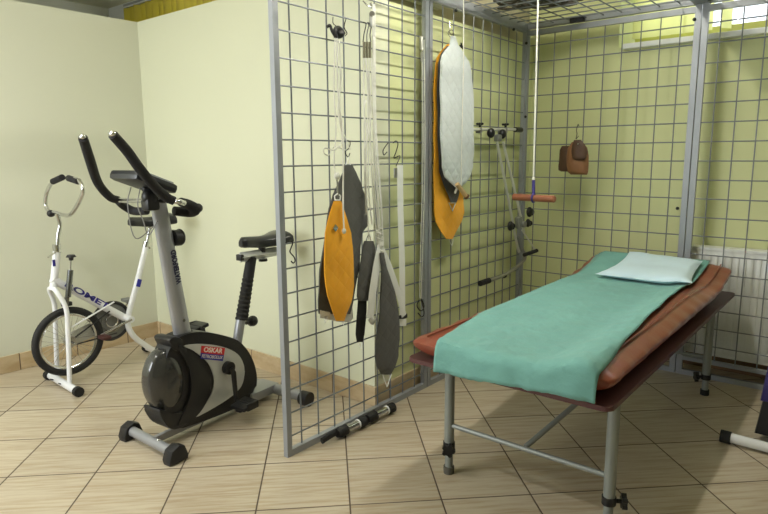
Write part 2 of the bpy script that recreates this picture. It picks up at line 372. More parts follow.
# ---------------------------------------------------------------- radiator
rad = thing('radiator', 'white panel radiator behind the cage mesh at the right', 'radiator', (1.7, .1, .1))
MB().bx(1.01, 2.4, .075, .085, .11, .70).bx(1.01, 2.4, .14, .15, .11, .70).build('panel', WHITE, rad, False)
rb = MB()
x = 1.03
while x < 2.39: rb.box((x, .0725, .405), (.016, .010, .55), None, .003); x += .034
rb.build('ribs', WHITE, rad)
MB().bx(1.0, 2.41, .07, .155, .70, .718, .003).build('top_grille', WHITE, rad, False)
MB().bx(1.0, 1.012, .07, .155, .1, .71, .003).build('side_cover', WHITE, rad, False)
MB().bx(2.395, 2.41, .07, .155, .1, .71, .003).build('side_cover', WHITE, rad, False)
for x in (1.3, 2.1): MB().bx(x, x+.03, .14, BY, .3, .6).build('bracket', WHITE, rad, False)

# ---------------------------------------------------------------- mesh cage
cage = thing('therapy_cage', 'grey metal mesh therapy cage enclosing the couch', 'cage', (0, 0, 0))
ZS = [1.885-.1*k for k in range(19)]
def frame(bx, name='frame_panel'): return bx.build(name, STEEL, cage, False)
def side_panel(y0, y1, cols, w0=.026, w1=.026):
    b = MB().bx(-.012, .012, y0, y0+w0, 0, 2).bx(-.012, .012, y1-w1, y1, 0, 2).bx(-.012, .012, y0+w0, y1-w1, 0, .028).bx(-.012, .012, y0+w0, y1-w1, 1.965, 2)
    f = b.build('side_panel', STEEL, cage, False)
    g = MB()
    for y in cols: g.tube([(0, y, .03), (0, y, 1.97)], .0034, 6)
    for z in ZS: g.tube([(.005, y0+w0*.7, z), (.005, y1-w1*.7, z)], .0034, 6)
    g.build('wire_grid', WIRE, f)
side_panel(-2.05, -1.062, [-1.96+.1*k for k in range(9)])
side_panel(-1.055, -.012, [-.925+.1*k for k in range(9)], .026, .012)
def back_panel(x0, x1, cols, wl=.03):
    b = MB().bx(x0, x0+wl, -.012, .012, 0, 2).bx(x1-.03, x1, -.012, .012, 0, 2).bx(x0+wl, x1-.03, -.012, .012, .0, .028).bx(x0+wl, x1-.03, -.014, .014, .085, .105).bx(x0+wl, x1-.03, -.012, .012, 1.945, 1.975)
    f = b.build('back_panel', STEEL, cage, False)
    g = MB()
    for x in cols: g.tube([(x, 0, .1), (x, 0, 1.96)], .0034, 6)
    for z in ZS[:-1]: g.tube([(x0+.02, -.005, z), (x1-.02, -.005, z)], .0034, 6)
    g.build('wire_grid', WIRE, f)
back_panel(.012, .985, [.187+.1*k for k in range(-1, 8)], .01)
back_panel(.99, 2.0, [1.077+.1*k for k in range(0, 9)])
MB().bx(-.013, .012, -.012, .014, 0, 1.985).build('corner_post', STEEL, cage, False)
for y0, y1 in ((-2.045, -1.05), (-1.05, .02)):
    for x0, x1 in ((-.02, .985), (.985, 2.0)):
        b = MB().bx(x0, x1, y0, y0+.035, 1.985, 2.02).bx(x0, x1, y1-.035, y1, 1.985, 2.02).bx(x0, x0+.035, y0+.035, y1-.035, 1.985, 2.02).bx(x1-.035, x1, y0+.035, y1-.035, 1.985, 2.02)
        f = b.build('roof_panel', STEEL, cage, False)
        g = MB(); k = x0+.1
        while k < x1-.03: g.tube([(k, y0+.02, 2.0), (k, y1-.02, 2.0)], .0034, 6); k += .1
        k = y0+.1
        while k < y1-.03: g.tube([(x0+.02, k, 2.005), (x1-.02, k, 2.005)], .0034, 6); k += .1
        g.build('wire_grid', WIRE, f)
for p in ((.017, -.012, 1.46), (.017, -.03, 1.9), (.94, -.019, .93), (.955, -.019, 1.91), (.018, -.2, 1.955), (.018, -.83, 1.955)):
    MB().sph(p, .009, 10).build('bolt', BLACK, cage)
# outer right posts of the cage front
MB().bx(1.96, 2.0, -2.045, -2.005, 0, 1.99).build('front_post', STEEL, cage, False)

# ---------------------------------------------------------------- treatment couch
cx0, cx1, cy0, cy1 = .52, 1.253, -1.915, -.02
couch = thing('treatment_couch', 'red-brown vinyl treatment couch on grey tubular legs', 'couch', ((cx0+cx1)/2, -.97, 0))
rc = []
for cxx, cyy, a0 in ((cx1-.025, cy1-.025, 0), (cx0+.025, cy1-.025, 90), (cx0+.025, cy0+.025, 180), (cx1-.025, cy0+.025, 270)):
    for k in range(6): an = math.radians(a0+k*18); rc.append((cxx+math.cos(an)*.025, cyy+math.sin(an)*.025))
MB().prism(rc, .487, .503, 'z', .003).build('board', BOARD, couch, False)
MB().bx(cx0+.04, cx1-.04, cy0+.16, cy0+.19, .457, .487).bx(cx0+.04, cx1-.04, cy1-.25, cy1-.22, .457, .487).bx(cx0+.05, cx0+.08, cy0+.19, cy1-.25, .457, .487).bx(cx1-.08, cx1-.05, cy0+.19, cy1-.25, .457, .487).build('under_frame', TUBE, couch, False)
LEGS = [(.59, -1.735), (1.205, -1.735), (.59, -.26), (1.19, -.26)]
for i, (x, y) in enumerate(LEGS):
    kz = .115 if i < 2 else .095
    l = MB().cyl((x, y, kz), (x, y, .487), .019).build('leg', TUBE, couch)
    MB().cyl((x, y, .02), (x, y, kz+.02), .0155).build('inner_tube', TUBE, l)
    MB().cyl((x, y, 0), (x, y, .028), .021).build('rubber_foot', M('grey rubber foot', (84, 82, 74), .7) if i == 0 else RUBBER, l)
    kb = MB().cyl((x, y, kz-.012), (x, y, kz+.014), .023)
    a = {0: -1.05, 1: .5, 2: -2.2, 3: -2.6}[i]; dx, dy = math.cos(a), math.sin(a)
    kb.build('clamp_collar', BLACK, l)
    kn = MB(); c = Vector((x+dx*.038, y+dy*.038, kz))
    kn.cyl((x+dx*.015, y+dy*.015, kz), c, .007, 10).cyl(c, c+Vector((dx, dy, 0))*.016, .019)
    t1 = Vector((-dy, dx, 0))
    for q in range(5):
        an = q*2*math.pi/5; p = c+t1*math.cos(an)*.019+Vector((0, 0, math.sin(an)*.019)); kn.cyl(p, p+Vector((dx, dy, 0))*.016, .008, 10)
    kn.build('clamp_knob', BLACK, l)
MB().cyl((.60, -1.735, .198), (1.195, -1.735, .198), .0095, 12).build('crossbar', TUBE, couch)
MB().cyl((.60, -.26, .198), (1.18, -.26, .198), .0095, 12).build('crossbar', TUBE, couch)
q_ = ony(577, 403, -1.52); q0_ = Vector((.905, -1.73, .203)); MB().tube([q0_, q0_+(q_-q0_)*((.475-.203)/(q_.z-.203))], .010, 10).build('diagonal_brace', TUBE, couch)
MB().tube([(.905, -.265, .203), (.905, -.58, .46)], .009, 10).build('diagonal_brace', TUBE, couch)
# mattress: superellipse section swept along y
def mat_top(y):
    base = .578
    if y > -1.6: base += .012*min(1, (y+1.6)/1.0)
    if y > -.5: base += .075*min(1, (y+.5)/.4)**1.5
    return base
def mat_surf(x, y):
    f = min(1, max(0, (-.25-y)/.5))
    return mat_top(y)+(.040*math.exp(-((x-1.16)/.095)**2)+.008*math.exp(-((x-.6)/.08)**2))*f
def mattress():
    b = MB(); n = 64; rings = []
    y0, y1 = -1.91, -.07
    K = 70
    for i in range(K+1):
        u = i/K; y = y0+(y1-y0)*u
        e = min(u, 1-u)*(y1-y0); rd = .05
        s = 1 if e > rd else math.sqrt(max(0., 1-(1-e/rd)**2))
        hw = .363-(1-s)*.05; bot = .506+max(0, mat_top(y)-.592)*.85
        ring = []
        for k in range(n):
            a = 2*math.pi*k/n; ca, sa = math.cos(a), math.sin(a)
            xx = .878+math.copysign(abs(ca)**(2/3.2), ca)*hw
            T = mat_surf(xx, y); mid = bot+.5*(T-bot)+.010*abs(ca)**4+.012*(1-s)
            if sa >= 0: zz = mid+(T-mid)*abs(sa)**(2/2.6)*max(.1, s)
            else: zz = mid-(mid-bot)*abs(sa)**(2/2.2)*max(.1, s)
            edge = abs(ca)**3
            w = .005*noise.noise(Vector((xx*9, y*8, zz*18)))*edge+.002*math.sin(y*46+zz*30)*edge+.003*noise.noise(Vector((xx*30, y*26, 4)))*edge*(1 if u < .06 else .3)
            ring.append(b.bm.verts.new((xx+w*ca, y, zz+w*.6)))
        rings.append(ring)
    for i in range(K):
        A, B = rings[i], rings[i+1]
        for k in range(n): b.bm.faces.new((A[k], A[(k+1) % n], B[(k+1) % n], B[k]))
    b.bm.faces.new(rings[0][::-1]); b.bm.faces.new(rings[-1])
    return b
mt = mattress().build('mattress', VINYL, couch)
# piping seams along both long edges
for sx, zz in ((1, .586), (-1, .586)):
    xs_ = .884+sx*.305; pts = [(xs_, y, mat_surf(xs_, y)-.004) for y in [-1.87+.088*i for i in range(21)]]
    MB().tube(pts, .003, 6, smooth=2).build('piping', VINYL, mt)

# teal sheet
def sheet():
    b = MB(); A = 120; Bn = 56; g = []
    for i in range(A+1):
        u = i/A; L = u*1.907                       # 0 head .. 2.02 hem
        y = -.10-L
        ylim = -1.925
        rows = []
        for j in range(Bn+1):
            v = j/Bn
            yy = max(y, ylim)
            # left edge strays with length
            k = (-.1-yy)/1.82
            xl = .525-.035*math.sin(math.pi*min(1, k*1.1))+.125*max(0, k-.45)/.55
            xr = 1.135+.08*k**2
            xx = xl+(xr-xl)*v+.0018*math.sin(yy*19+v*4)
            edge = max(0, abs((xx-.884)/.355))
            top = mat_surf(xx, yy)+.005-.035*max(0, edge-.84)/.16
            if y > ylim+.03: z = top; 
            else:
                d = ((ylim+.03)-y); r = .03; an = min(math.pi/2, d/r)
                z = top-r*(1-math.cos(an))-max(0, d-r*math.pi/2)*1.0
                yy = (ylim+.03)-r*math.sin(an)-.012*min(1, d/.1)
            w = .004*noise.noise(Vector((xx*11, y*5, 1)))+.0045*noise.noise(Vector((xx*24, y*20, 3)))+.002*noise.noise(Vector((xx*60, y*50, 3)))
            if d_hang(y, ylim): yy -= .006*noise.noise(Vector((xx*16, y*9, 5)))+.004*math.sin(xx*24); f_ = min(1, max(0, (ylim-y)/.08)); z = z*(1-f_)+f_*(.480+.036*v-(y+2.007)*-1.0*1.0+.003*math.sin(xx*30))
            rows.append(b.bm.verts.new((xx, yy, z+abs(w)+.001)))
        g.append(rows)
    for i in range(A):
        for j in range(Bn): b.bm.faces.new((g[i][j], g[i][j+1], g[i+1][j+1], g[i+1][j]))
    return b
def d_hang(y, yl): return y < yl
sh = sheet().build('disposable_sheet', TEAL)
sm = sh.modifiers.new('solid', 'SOLIDIFY'); sm.thickness = .0016; sm.offset = 1
tag(sh, 'teal disposable sheet spread over the couch and hanging off its near end', 'sheet')

# pillow
def pillow():
    b = MB(); n = 26; T, Bt = [], []
    c = [Vector((.70, -.56, .0)), Vector((1.165, -.60, .0)), Vector((1.115, -.17, .0)), Vector((.735, -.13, .0))]
    for i in range(n+1):
        a, d = [], []
        for j in range(n+1):
            u, v = i/n, j/n; p = (c[0]*(1-u)+c[1]*u)*(1-v)+(c[3]*(1-u)+c[2]*u)*v
            cu, cv = 2*u-1, 2*v-1
            # pull the sides in a little so the corners point out
            p.x += -cu*.02*(1-cv*cv); p.y += -cv*.02*(1-cu*cu)
            h = (max(0, 1-cu**4)*max(0, 1-cv**4))**.55
            base = mat_surf(min(p.x, 1.1), p.y)+.010
            z = base+.020+.036*h+.006*noise.noise(Vector((p.x*12, p.y*12, 2)))*h
            a.append(b.bm.verts.new((p.x, p.y, z)))
            d.append(a[-1] if i in (0, n) or j in (0, n) else b.bm.verts.new((p.x, p.y, base+.018-.018*h)))
        T.append(a); Bt.append(d)
    for i in range(n):
        for j in range(n):
            b.bm.faces.new((T[i][j], T[i+1][j], T[i+1][j+1], T[i][j+1])); 
            f = (Bt[i][j+1], Bt[i+1][j+1], Bt[i+1][j], Bt[i][j])
            try: b.bm.faces.new(f)
            except ValueError: pass
    return b
pl = pillow().build('pillow', PILLOW); tag(pl, 'flat pale blue pillow at the head of the couch', 'pillow')

# ---------------------------------------------------------------- white rehabilitation bike (plane x = -1.54, faces the camera side)
wb = thing('exercise_bike', 'white exercise bike with front wheel and chrome ram handlebar', 'exercise bike', (-1.54, -2.0, 0))
X0 = -1.54
def W_(u, v, x=X0): return onx(u, v, x)
wc = Vector((X0, -2.222, .243)); WR = .182
tyre = MB().torus(wc, WR-.012, .019, seg=56, rs=12).build('tyre', RUBBER, wb)
wheel = MB().torus(wc, WR-.034, .009, seg=56, rs=8)
rimo = wheel.build('wheel_rim', CHROME, wb)
sp = MB()
for k in range(28):
    a = k*2*math.pi/28; s = .012 if k % 2 else -.012
    sp.tube([wc+Vector((s, math.cos(a+.35*(1 if k % 4 < 2 else -1))*.018, math.sin(a+.35*(1 if k % 4 < 2 else -1))*.018)), wc+Vector((0, math.cos(a)*(WR-.036), math.sin(a)*(WR-.036)))], .0011, 5)
sp.build('spokes', CHROME, rimo)
MB().cyl(wc+Vector((-.03, 0, 0)), wc+Vector((.03, 0, 0)), .016).cyl(wc+Vector((-.085, 0, 0)), wc+Vector((.085, 0, 0)), .006, 10).cyl(wc+Vector((.02, 0, 0)), wc+Vector((.025, 0, 0)), .03).build('hub', CHROME, rimo)
hB = W_(53, 290); hT = W_(57, 250)
MB().tube([hB, hT], .019, 16).build('head_tube', WENAM, wb)
crown = hB+Vector((0, .0, -.01))
for s in (1, -1):
    MB().tube([crown+Vector((0, 0, .02)), crown+Vector((s*.045, 0, .005)), Vector((X0+s*.07, -2.25, .44)), Vector((X0+s*.075, -2.255, .30)), Vector((X0+s*.075, -2.27, .03))], .0125, 12, smooth=5).build('fork_leg', WENAM, wb)
bar = MB().cyl((X0-.17, -2.27, .026), (X0+.19, -2.285, .026), .02).build('front_foot_bar', WENAM, wb)
for p in ((X0-.19, -2.275), (X0+.19, -2.285)): MB().cyl((p[0]-.0, p[1], .026), (p[0]+.03, p[1], .026), .026).build('end_cap', RUBBER, bar)
for xx in (-.07, .03): MB().cyl((X0+xx, -2.302, .03), (X0+xx, -2.3, .034), .009, 10).build('hole_plug', BLACK, bar)
# handlebar
st = [hT, W_(58, 236), W_(60, 225), W_(57, 214)]
MB().cyl(hT-Vector((0, 0, .01)), hT+Vector((0, 0, .03)), .02).tube([hT+Vector((.01, 0, .0)), hT+Vector((.03, -.06, -.03))], .004, 8).build('headset', CHROME, wb)
MB().tube([hT+Vector((0, 0, -.02))]+st[1:], .011, 12, smooth=5).build('stem', CHROME, wb)
yb = -2.17
loop = [ony(69, 178.5, yb+.0), ony(78, 180, yb), ony(83, 189, yb), ony(80, 200, yb), ony(72, 213, yb), ony(66, 215.5, yb), ony(57, 213, yb+.01), ony(49, 211, yb), ony(45.5, 204, yb), ony(47, 192, yb), ony(53, 181.5, yb), ony(61.5, 177.8, yb)]
hb = MB().tube(loop, .0105, 12, smooth=6).build('handlebar', CHROME, wb)
MB().tube([ony(68.5, 178.2, yb), ony(78.5, 181.5, yb)], .0165, 14).build('grip', FOAM, hb)
MB().tube([ony(53, 181.5, yb), ony(62.3, 177.3, yb)], .0165, 14).build('grip', FOAM, hb)
MB().sph(ony(51, 213.5, yb), (.018, .022, .02)).build('clamp', BLACK, hb)
# frame
bb = W_(125, 318)
MB().tube([hB+Vector((0, 0, .06)), bb], .021, 16).build('down_tube', WENAM, wb)
MB().tube([W_(146, 246), W_(137, 283), W_(128, 318), W_(132, 334), W_(145, 345), Vector((X0, -1.70, .035))], .0165, 14, smooth=5).build('seat_tube', WENAM, wb)
rbar = MB().cyl((X0-.2, -1.675, .03), (X0+.19, -1.675, .03), .018).build('rear_foot_bar', WENAM, wb)
for s in (-.215, .185): MB().cyl((X0+s, -1.675, .026), (X0+s+.03, -1.675, .026), .024).build('end_cap', RUBBER, rbar)
MB().cyl(W_(146, 248), W_(150, 227), .0105).build('seat_post', CHROME, wb)
MB().cyl(W_(145.5, 247), W_(146.6, 242), .019).tube([W_(146, 245), W_(150, 248)], .006, 8).build('seat_clamp', CHROME, wb)
def saddle(par, c, L, w, h, d=1):
    """nose towards -y*d"""
    b = MB(); K = 22; n = 24; rings = []
    for i in range(K+1):
        u = i/K; y = c[1]-d*L/2+d*L*u
        hw = w*(.24+.76*max(0, (u-.25)/.75)**1.5 if u > .25 else .24)*(1 if u < .93 else math.sqrt(max(.05, 1-((u-.93)/.08)**2)))
        if u < .06: hw *= .5+.5*u/.06
        hh = h*(.75+.25*u)*(1 if .04 < u < .97 else .55); zc = c[2]+.006*math.cos(u*6.0)-.35*(h-hh)*0
        ring = []
        for k in range(n):
            a = 2*math.pi*k/n; sa = math.sin(a)
            ring.append(b.bm.verts.new((c[0]+math.cos(a)*hw, y, zc+(sa*hh if sa > 0 else sa*hh*.8-.012*abs(math.cos(a))**2))))
        rings.append(ring)
    for i in range(K):
        for k in range(n): b.bm.faces.new((rings[i][k], rings[i][(k+1) % n], rings[i+1][(k+1) % n], rings[i+1][k]))
    b.bm.faces.new(rings[0][::-1]); b.bm.faces.new(rings[-1])
    return b.build('saddle', M('black saddle vinyl', (30, 31, 35), .32, coat=.3), par)
saddle(wb, (X0, -1.70, .85), .27, .10, .038)
# chain disc, guard, cranks, pedals
dc = Vector((X0-.038, -1.965, .295))
disc = MB().cyl(dc, dc+Vector((.006, 0, 0)), .105, 40).build('chain_guard_disc', M('grey smoky plastic', (120, 122, 118), .25), wb)
MB().torus(dc+Vector((.005, 0, 0)), .107, .010, seg=40, rs=8).build('guard_rim', BLACK, disc)
c2 = Vector((X0-.05, -1.93, .31))
MB().torus(dc+Vector((.01, .0, 0)), .035, .006, seg=24, rs=8).torus(dc+Vector((.01, 0, 0)), .06, .003, seg=24, rs=6).build('sprocket', CHROME, disc)
MB().tube([(X0+.03, -2.20, .265), (X0+.03, -2.0, .37)], .004, 6).tube([(X0+.03, -2.2, .225), (X0+.03, -1.97, .235)], .004, 6).build('chain', BLACK, wb)
MB().prism([(-2.22, .27), (-2.0, .33), (-1.98, .24), (-2.2, .2), (-2.24, .23)], X0-.045, X0-.04).build('chain_cover', M('pale grey cover', (180, 180, 168), .4), wb)
MB().cyl((X0-.06, -1.905, .31), (X0+.085, -1.905, .31), .019).build('bottom_bracket', WENAM, wb)
cr0 = Vector((X0+.085, -1.905, .31)); cr1 = onx(101, 335, X0+.085)
MB().tube([cr0, cr1], .006, 8).build('crank', CHROME, wb)
pd = MB().box(cr1+Vector((.04, 0, -.005)), (.07, .045, .018), None, .004).build('pedal', M('dark maroon pedal', (70, 36, 34), .5), wb)
cr2 = Vector((X0-.07, -1.83, .385)); MB().tube([(X0-.07, -1.905, .31), cr2], .006, 8).build('crank', CHROME, wb)
MB().box(cr2+Vector((-.02, 0, 0)), (.07, .05, .018), None, .004).build('pedal', M('grey pedal', (120, 122, 120), .5), wb)
MB().tube([onx(72, 327, X0+.07), onx(114, 302, X0+.03)], .005, 8).build('tension_rod', WENAM, wb)
# brake load column with knob
kt = onx(71, 257, X0+.045); 
tb = MB().cyl(onx(70.5, 270, X0+.045), onx(68, 297, X0+.045), .0145).cyl(onx(67, 297, X0+.03), onx(66.5, 306, X0+.02), .012).build('brake_column', M('dark chrome', (120, 122, 124), .2, .9), wb)
MB().cyl(onx(70.5, 271, X0+.045), kt, .005, 10).build('brake_spindle', CHROME, tb)
MB().cyl(kt, kt+Vector((0, 0, .012)), .026, 16, .018).cyl(kt+Vector((0, 0, -.018)), kt, .01, 12, .014).build('brake_knob', BLACK, tb)
MB().box(onx(66.5, 304, X0+.01), (.03, .05, .022), None, .004).build('brake_pad', BLACK, tb)
# lettering on the down tube, on the +x side
a = onx(64, 283, X0+.022); b2 = onx(110, 308, X0+.022); d = (b2-a).normalized(); up = Vector((1, 0, 0)).cross(d)
mm = Matrix((d, up, Vector((1, 0, 0)))).transposed().to_4x4(); mm.translation = (a+b2)/2-wb.location
text('lettering', 'ROMET', .040, BLUEINK, wb, mm, bold=.0012, sx=2.15)
p = onx(139, 283, X0+.017); dd = (onx(146, 246, X0)-onx(137, 283, X0)).normalized(); mm = Matrix((dd, Vector((1, 0, 0)).cross(dd), Vector((1, 0, 0)))).transposed().to_4x4(); mm.translation = p-wb.location
MB().box(p, (.003, .026, .045), Matrix.Rotation(-.35, 3, 'X'), .001).build('blue_decal', BLUE, wb, label='small blue decal on seat tube')
MB().box(onx(54, 263, X0+.019), (.003, .014, .035), None, .001).build('blue_decal', BLUEINK, wb)

# ---------------------------------------------------------------- black and silver magnetic exercise bike
RZ = math.radians(6.0); EO = Vector((-.54, -2.0, 0))
eb = thing('exercise_bike', 'black and silver magnetic exercise bike with red and blue sticker', 'exercise bike', EO, RZ, None, True)
dvec = Vector((-math.sin(RZ), math.cos(RZ), 0)); svec = Vector((math.cos(RZ), math.sin(RZ), 0))
def tol(P): q = P-EO; return Vector((q.dot(svec), q.dot(dvec), q.z))
def E_(u, v, off=0): return tol(onp(u, v, EO+svec*off, svec))
def Eyz(l, off): return [(E_(u, v, off).y, E_(u, v, off).z) for u, v in l]
HW = .045
def nr(px): return [(u+(200-u)*.24 if u < 200 else u, v) for u, v in px]
def spoly(px, off, n=5, closed=True):
    return [(p.y, p.z) for p in smooth_path([E_(u, v, off) for u, v in px], n, closed)]
# shell outline
outl = [(168, 341), (180, 335), (200, 332), (222, 335), (240, 342), (252, 358), (257, 378), (253, 396), (238, 407), (215, 417), (190, 425), (172, 428), (158, 420), (153, 405), (152, 380), (157, 355)]
shell = MB().prism(spoly(nr(outl), HW), -HW, HW, 'x', .018, 3).build('body_shell', BLACK, eb)
# lip pieces
lip = [(160, 341), (168, 337), (178, 340), (176, 349), (168, 351)]
MB().prism(spoly(nr(lip), HW+.01, 3), -HW-.008, HW+.008, 'x', .006).build('upper_lip', BLACK, shell)
lip = [(147, 412), (153, 410), (165, 414), (180, 412), (184, 424), (168, 430), (156, 425)]
MB().prism(spoly(nr(lip), HW+.012, 3), -HW-.01, HW+.01, 'x', .006).build('lower_lip', BLACK, shell)
# flywheel cover: domed on both sides
fc = [(168, 350), (180, 355), (188, 368), (190, 384), (186, 401), (176, 413), (164, 415), (153, 406), (147, 392), (147, 375), (153, 360), (160, 353)]
poly = spoly([(170+(u-168)*.84, v) for u, v in fc], HW, 4)
def dome(poly, x0, x1, bulge):
    b = MB(); n = len(poly); cy = sum(p[0] for p in poly)/n; cz = sum(p[1] for p in poly)/n
    for sgn in (1, -1):
        rings = []
        for k, (sc, xx) in enumerate([(1, 0), (1, x1*.5), (.97, x1*.82), (.9, x1), (.7, x1+bulge*.6), (.4, x1+bulge*.9), (.1, x1+bulge)]):
            rings.append([b.bm.verts.new((sgn*xx, cy+(p[0]-cy)*sc, cz+(p[1]-cz)*sc)) for p in poly])
        for a_, b_ in zip(rings, rings[1:]):
            for i in range(n): b.bm.faces.new((a_[i], a_[(i+1) % n], b_[(i+1) % n], b_[i]))
        b.bm.faces.new(rings[-1])
    bmesh.ops.remove_doubles(b.bm, verts=b.bm.verts[:], dist=1e-5)
    return b
MB_ = dome(poly, 0, HW-.012, .028).build('flywheel_cover', SMOKE, eb)
# crescent of black shell over the cover's rear edge
cres = [(180, 345), (193, 353), (204, 364), (211, 380), (210, 393), (203, 408), (192, 420), (178, 426), (185, 410), (190, 396), (191, 380), (188, 364), (180, 352)]
MB().prism(spoly(cres, HW+.012, 3), HW-.01, HW+.014, 'x', .006).prism(spoly(cres, HW+.012, 3), -HW-.014, -HW+.01, 'x', .006).build('shell_crescent', BLACK, shell)
sil = [(184, 346), (201.4, 344), (222.8, 346.8), (237.8, 354.3), (244, 366), (244, 376.7), (240, 388.5), (222.8, 402.4), (194, 418), (206, 404), (213, 390), (214, 377.8), (208, 363), (194, 351)]
MB().prism(spoly(sil, HW+.004, 4), HW-.01, HW+.005, 'x', .003).prism(spoly(sil, HW+.004, 4), -HW-.005, -HW+.01, 'x', .003).build('silver_side_panel', SILVERP, shell)
# sticker
o_ = HW+.0065
sa, sb, sc_, sd = E_(201.4, 345.7, o_), E_(225, 348.0, o_), E_(222.8, 361, o_), E_(200.3, 358.7, o_)
def quad(pts, t=.001):
    b = MB(); A = [b.bm.verts.new(p) for p in pts]; B = [b.bm.verts.new(p+Vector((t, 0, 0))) for p in pts]
    b.bm.faces.new(A); b.bm.faces.new(B[::-1])
    for i in range(len(pts)): b.bm.faces.new((A[i], A[(i+1) % len(pts)], B[(i+1) % len(pts)], B[i]))
    return b
ml, mr_ = sa.lerp(sd, .55), sb.lerp(sc_, .55)
stk = quad([sa, sb, mr_, ml]).build('sticker', RED, shell, False)
quad([ml, mr_, sc_, sd]).build('sticker_lower_band', BLUE, shell, False)
dx_ = (sb-sa).normalized(); upv = Vector((1, 0, 0)).cross(dx_)
def onst(P, nrm=Vector((1, 0, 0)), d_=dx_, u_=upv):
    mm = Matrix((d_, u_, nrm)).transposed().to_4x4(); mm.translation = P+nrm*.0013; return mm
wst = (sb-sa).length
t_ = text('lettering', 'OSKAR', (sa-sd).length*.52, WINK, shell, onst((sa+sb+mr_+ml)/4), .0003, bold=.0008, sx=1.15)
t_ = text('lettering', 'FETROBOLUX', (sa-sd).length*.36, WINK, shell, onst((sc_+sd+mr_+ml)/4), .0003, bold=.0002, sx=.95)
# crank and pedals
ck = E_(229, 368, HW+.02)
MB().cyl((HW-.005, ck.y, ck.z), (HW+.03, ck.y, ck.z), .03, 24).cyl((-HW-.03, ck.y, ck.z), (HW, ck.y, ck.z), .028, 24).build('crank_axle', BLACK, eb)
ce = E_(237, 401, HW+.05); ce = Vector((HW+.045, ce.y, ce.z))
MB().tube([(HW+.03, ck.y, ck.z), (HW+.04, ck.y+.008, ck.z-.02), ce], [(.012, .008), (.012, .008), (.010, .007)], 10).build('crank', BLACK, eb)
ce2 = E_(195, 326, -HW-.1); ce2.x = -HW-.045; MB().tube([(-HW-.03, ck.y, ck.z), ce2], [(.012, .008), (.010, .007)], 10).build('crank', BLACK, eb)
for c_, s in ((ce, 1), (ce2, -1)):
    pdl = MB().box(c_+Vector((s*.055, 0, -.004)), (.09, .095, .018), Matrix.Rotation(.15, 3, 'X'), .005).box(c_+Vector((s*.095, .01, -.006)), (.012, .07, .035), None, .004).cyl(c_, c_+Vector((s*.09, 0, 0)), .008, 10).build('pedal', BLACK, eb)
    MB().box(c_+Vector((s*.055, -.0, -.018)), (.035, .09, .022), None, .006).build('counterweight', BLACK, pdl)
# floor beam and bars
MB().tube([(0, -.36, .035), (0, .33, .035)], [(.028, .018)]*2, 4, flat=(1, 0, 1)).build('base_beam', SILVER, eb, False)
fb = MB().cyl((-.16, -.345, .038), (.165, -.375, .038), .021).build('front_foot_bar', SILVER, eb)
def cap(x, y, s, par):
    pr = [(-.04, 0), (.045, 0), (.05, .02), (.035, .062), (.005, .075), (-.03, .06), (-.045, .02)]
    MB().prism([(y+a_, b_) for a_, b_ in pr], x-.026, x+.026, 'x', .008).build('end_cap', BLACK, par)
cap(-.17, -.343, -1, fb); cap(.175, -.375, 1, fb)
MB().sph((.06, -.365, .058), .008, 10).build('bolt', CHROME, fb)
rb_ = MB().cyl((-.24, .345, .044), (.25, .345, .044), .027).build('rear_foot_bar', SILVER, eb)
for x in (-.25, .25): MB().cyl((x-.02, .345, .036), (x+.03, .345, .036), .036).build('end_cap', BLACK, rb_)
MB().box((0, .27, .05), (.12, .19, .045), None, .008).build('rear_joint', SILVER, eb)
# column
ct = E_(157, 196); cb_ = E_(183, 337)
col = MB().tube([cb_, ct], [(.042, .027), (.036, .024)], 20, flat=(0, 1, 0)).build('column', SILVER, eb)
MB().tube([cb_+Vector((0, 0, -.02)), cb_+Vector((0, -.003, .018))], [(.06, .045), (.05, .036)], 20, flat=(0, 1, 0)).build('column_collar', BLACK, eb)
cdv = (ct-cb_).normalized(); nrm = Vector((1, 0, 0))
pc = cb_.lerp(ct, .515); mm = onst(pc+Vector((.0245, 0.012, 0)), nrm, cdv, nrm.cross(cdv)); text('lettering', 'WATERFORD', .034, DINK, col, mm, .0008, bold=.0016, sx=.72)
MB().cyl(E_(183, 320, .02), E_(183, 320, .02)+Vector((.008, 0, 0)), .007, 10).build('bolt', CHROME, col)
kb = E_(165, 239); MB().tube([kb, kb+Vector((0, .045, -.002))], .012, 12).tube([kb+Vector((0, .035, 0)), kb+Vector((0, .075, -.003))], [.035, .035], 16).sph(kb+Vector((0, .075, .0)), (.036, .012, .036)).build('tension_knob', BLACK, eb)
# handlebar clamp and transverse bar
hc = E_(150, 197)
MB().sph(hc+Vector((0, .0, -.0)), (.03, .035, .038)).box(hc+Vector((0, 0, -.03)), (.05, .06, .05), None, .012).build('bar_clamp', BLACK, eb)
Lw = [tol(ony(u, v, y)) for u, v, y in ((118, 200, -2.24), (110, 197, -2.28), (98, 183, -2.34), (90, 160, -2.42), (83, 138, -2.48))]
Rw = [tol(ony(u, v, y)) for u, v, y in ((174, 201, -2.24), (166, 197, -2.27), (155, 187, -2.32), (140, 169, -2.39), (127, 151, -2.44), (113, 135, -2.5))]
mid = [Lw[0], Lw[0].lerp(Rw[0], .5)+Vector((0, 0, .0)), Rw[0]]
bar_ = MB().tube([Lw[1], Lw[0]+Vector((.02, 0, 0)), mid[1], Rw[0]-Vector((.0, 0, 0.0)), tol(ony(184, 203, -2.19))], .0115, 12, smooth=6).build('handlebar', CHROME, eb)
MB().tube(Lw, [.017, .018, .019, .0195, .018], 16, smooth=5).build('grip', FOAM, bar_)
MB().tube(Rw[0:], [.018, .019, .019, .019, .019, .018], 16, smooth=5).build('grip', FOAM, bar_)
for q in (Lw[-1], Rw[-1]): MB().sph(q+Vector((0, -.003, .004)), (.017, .012, .012)).build('grip_cap', CHROME, bar_)
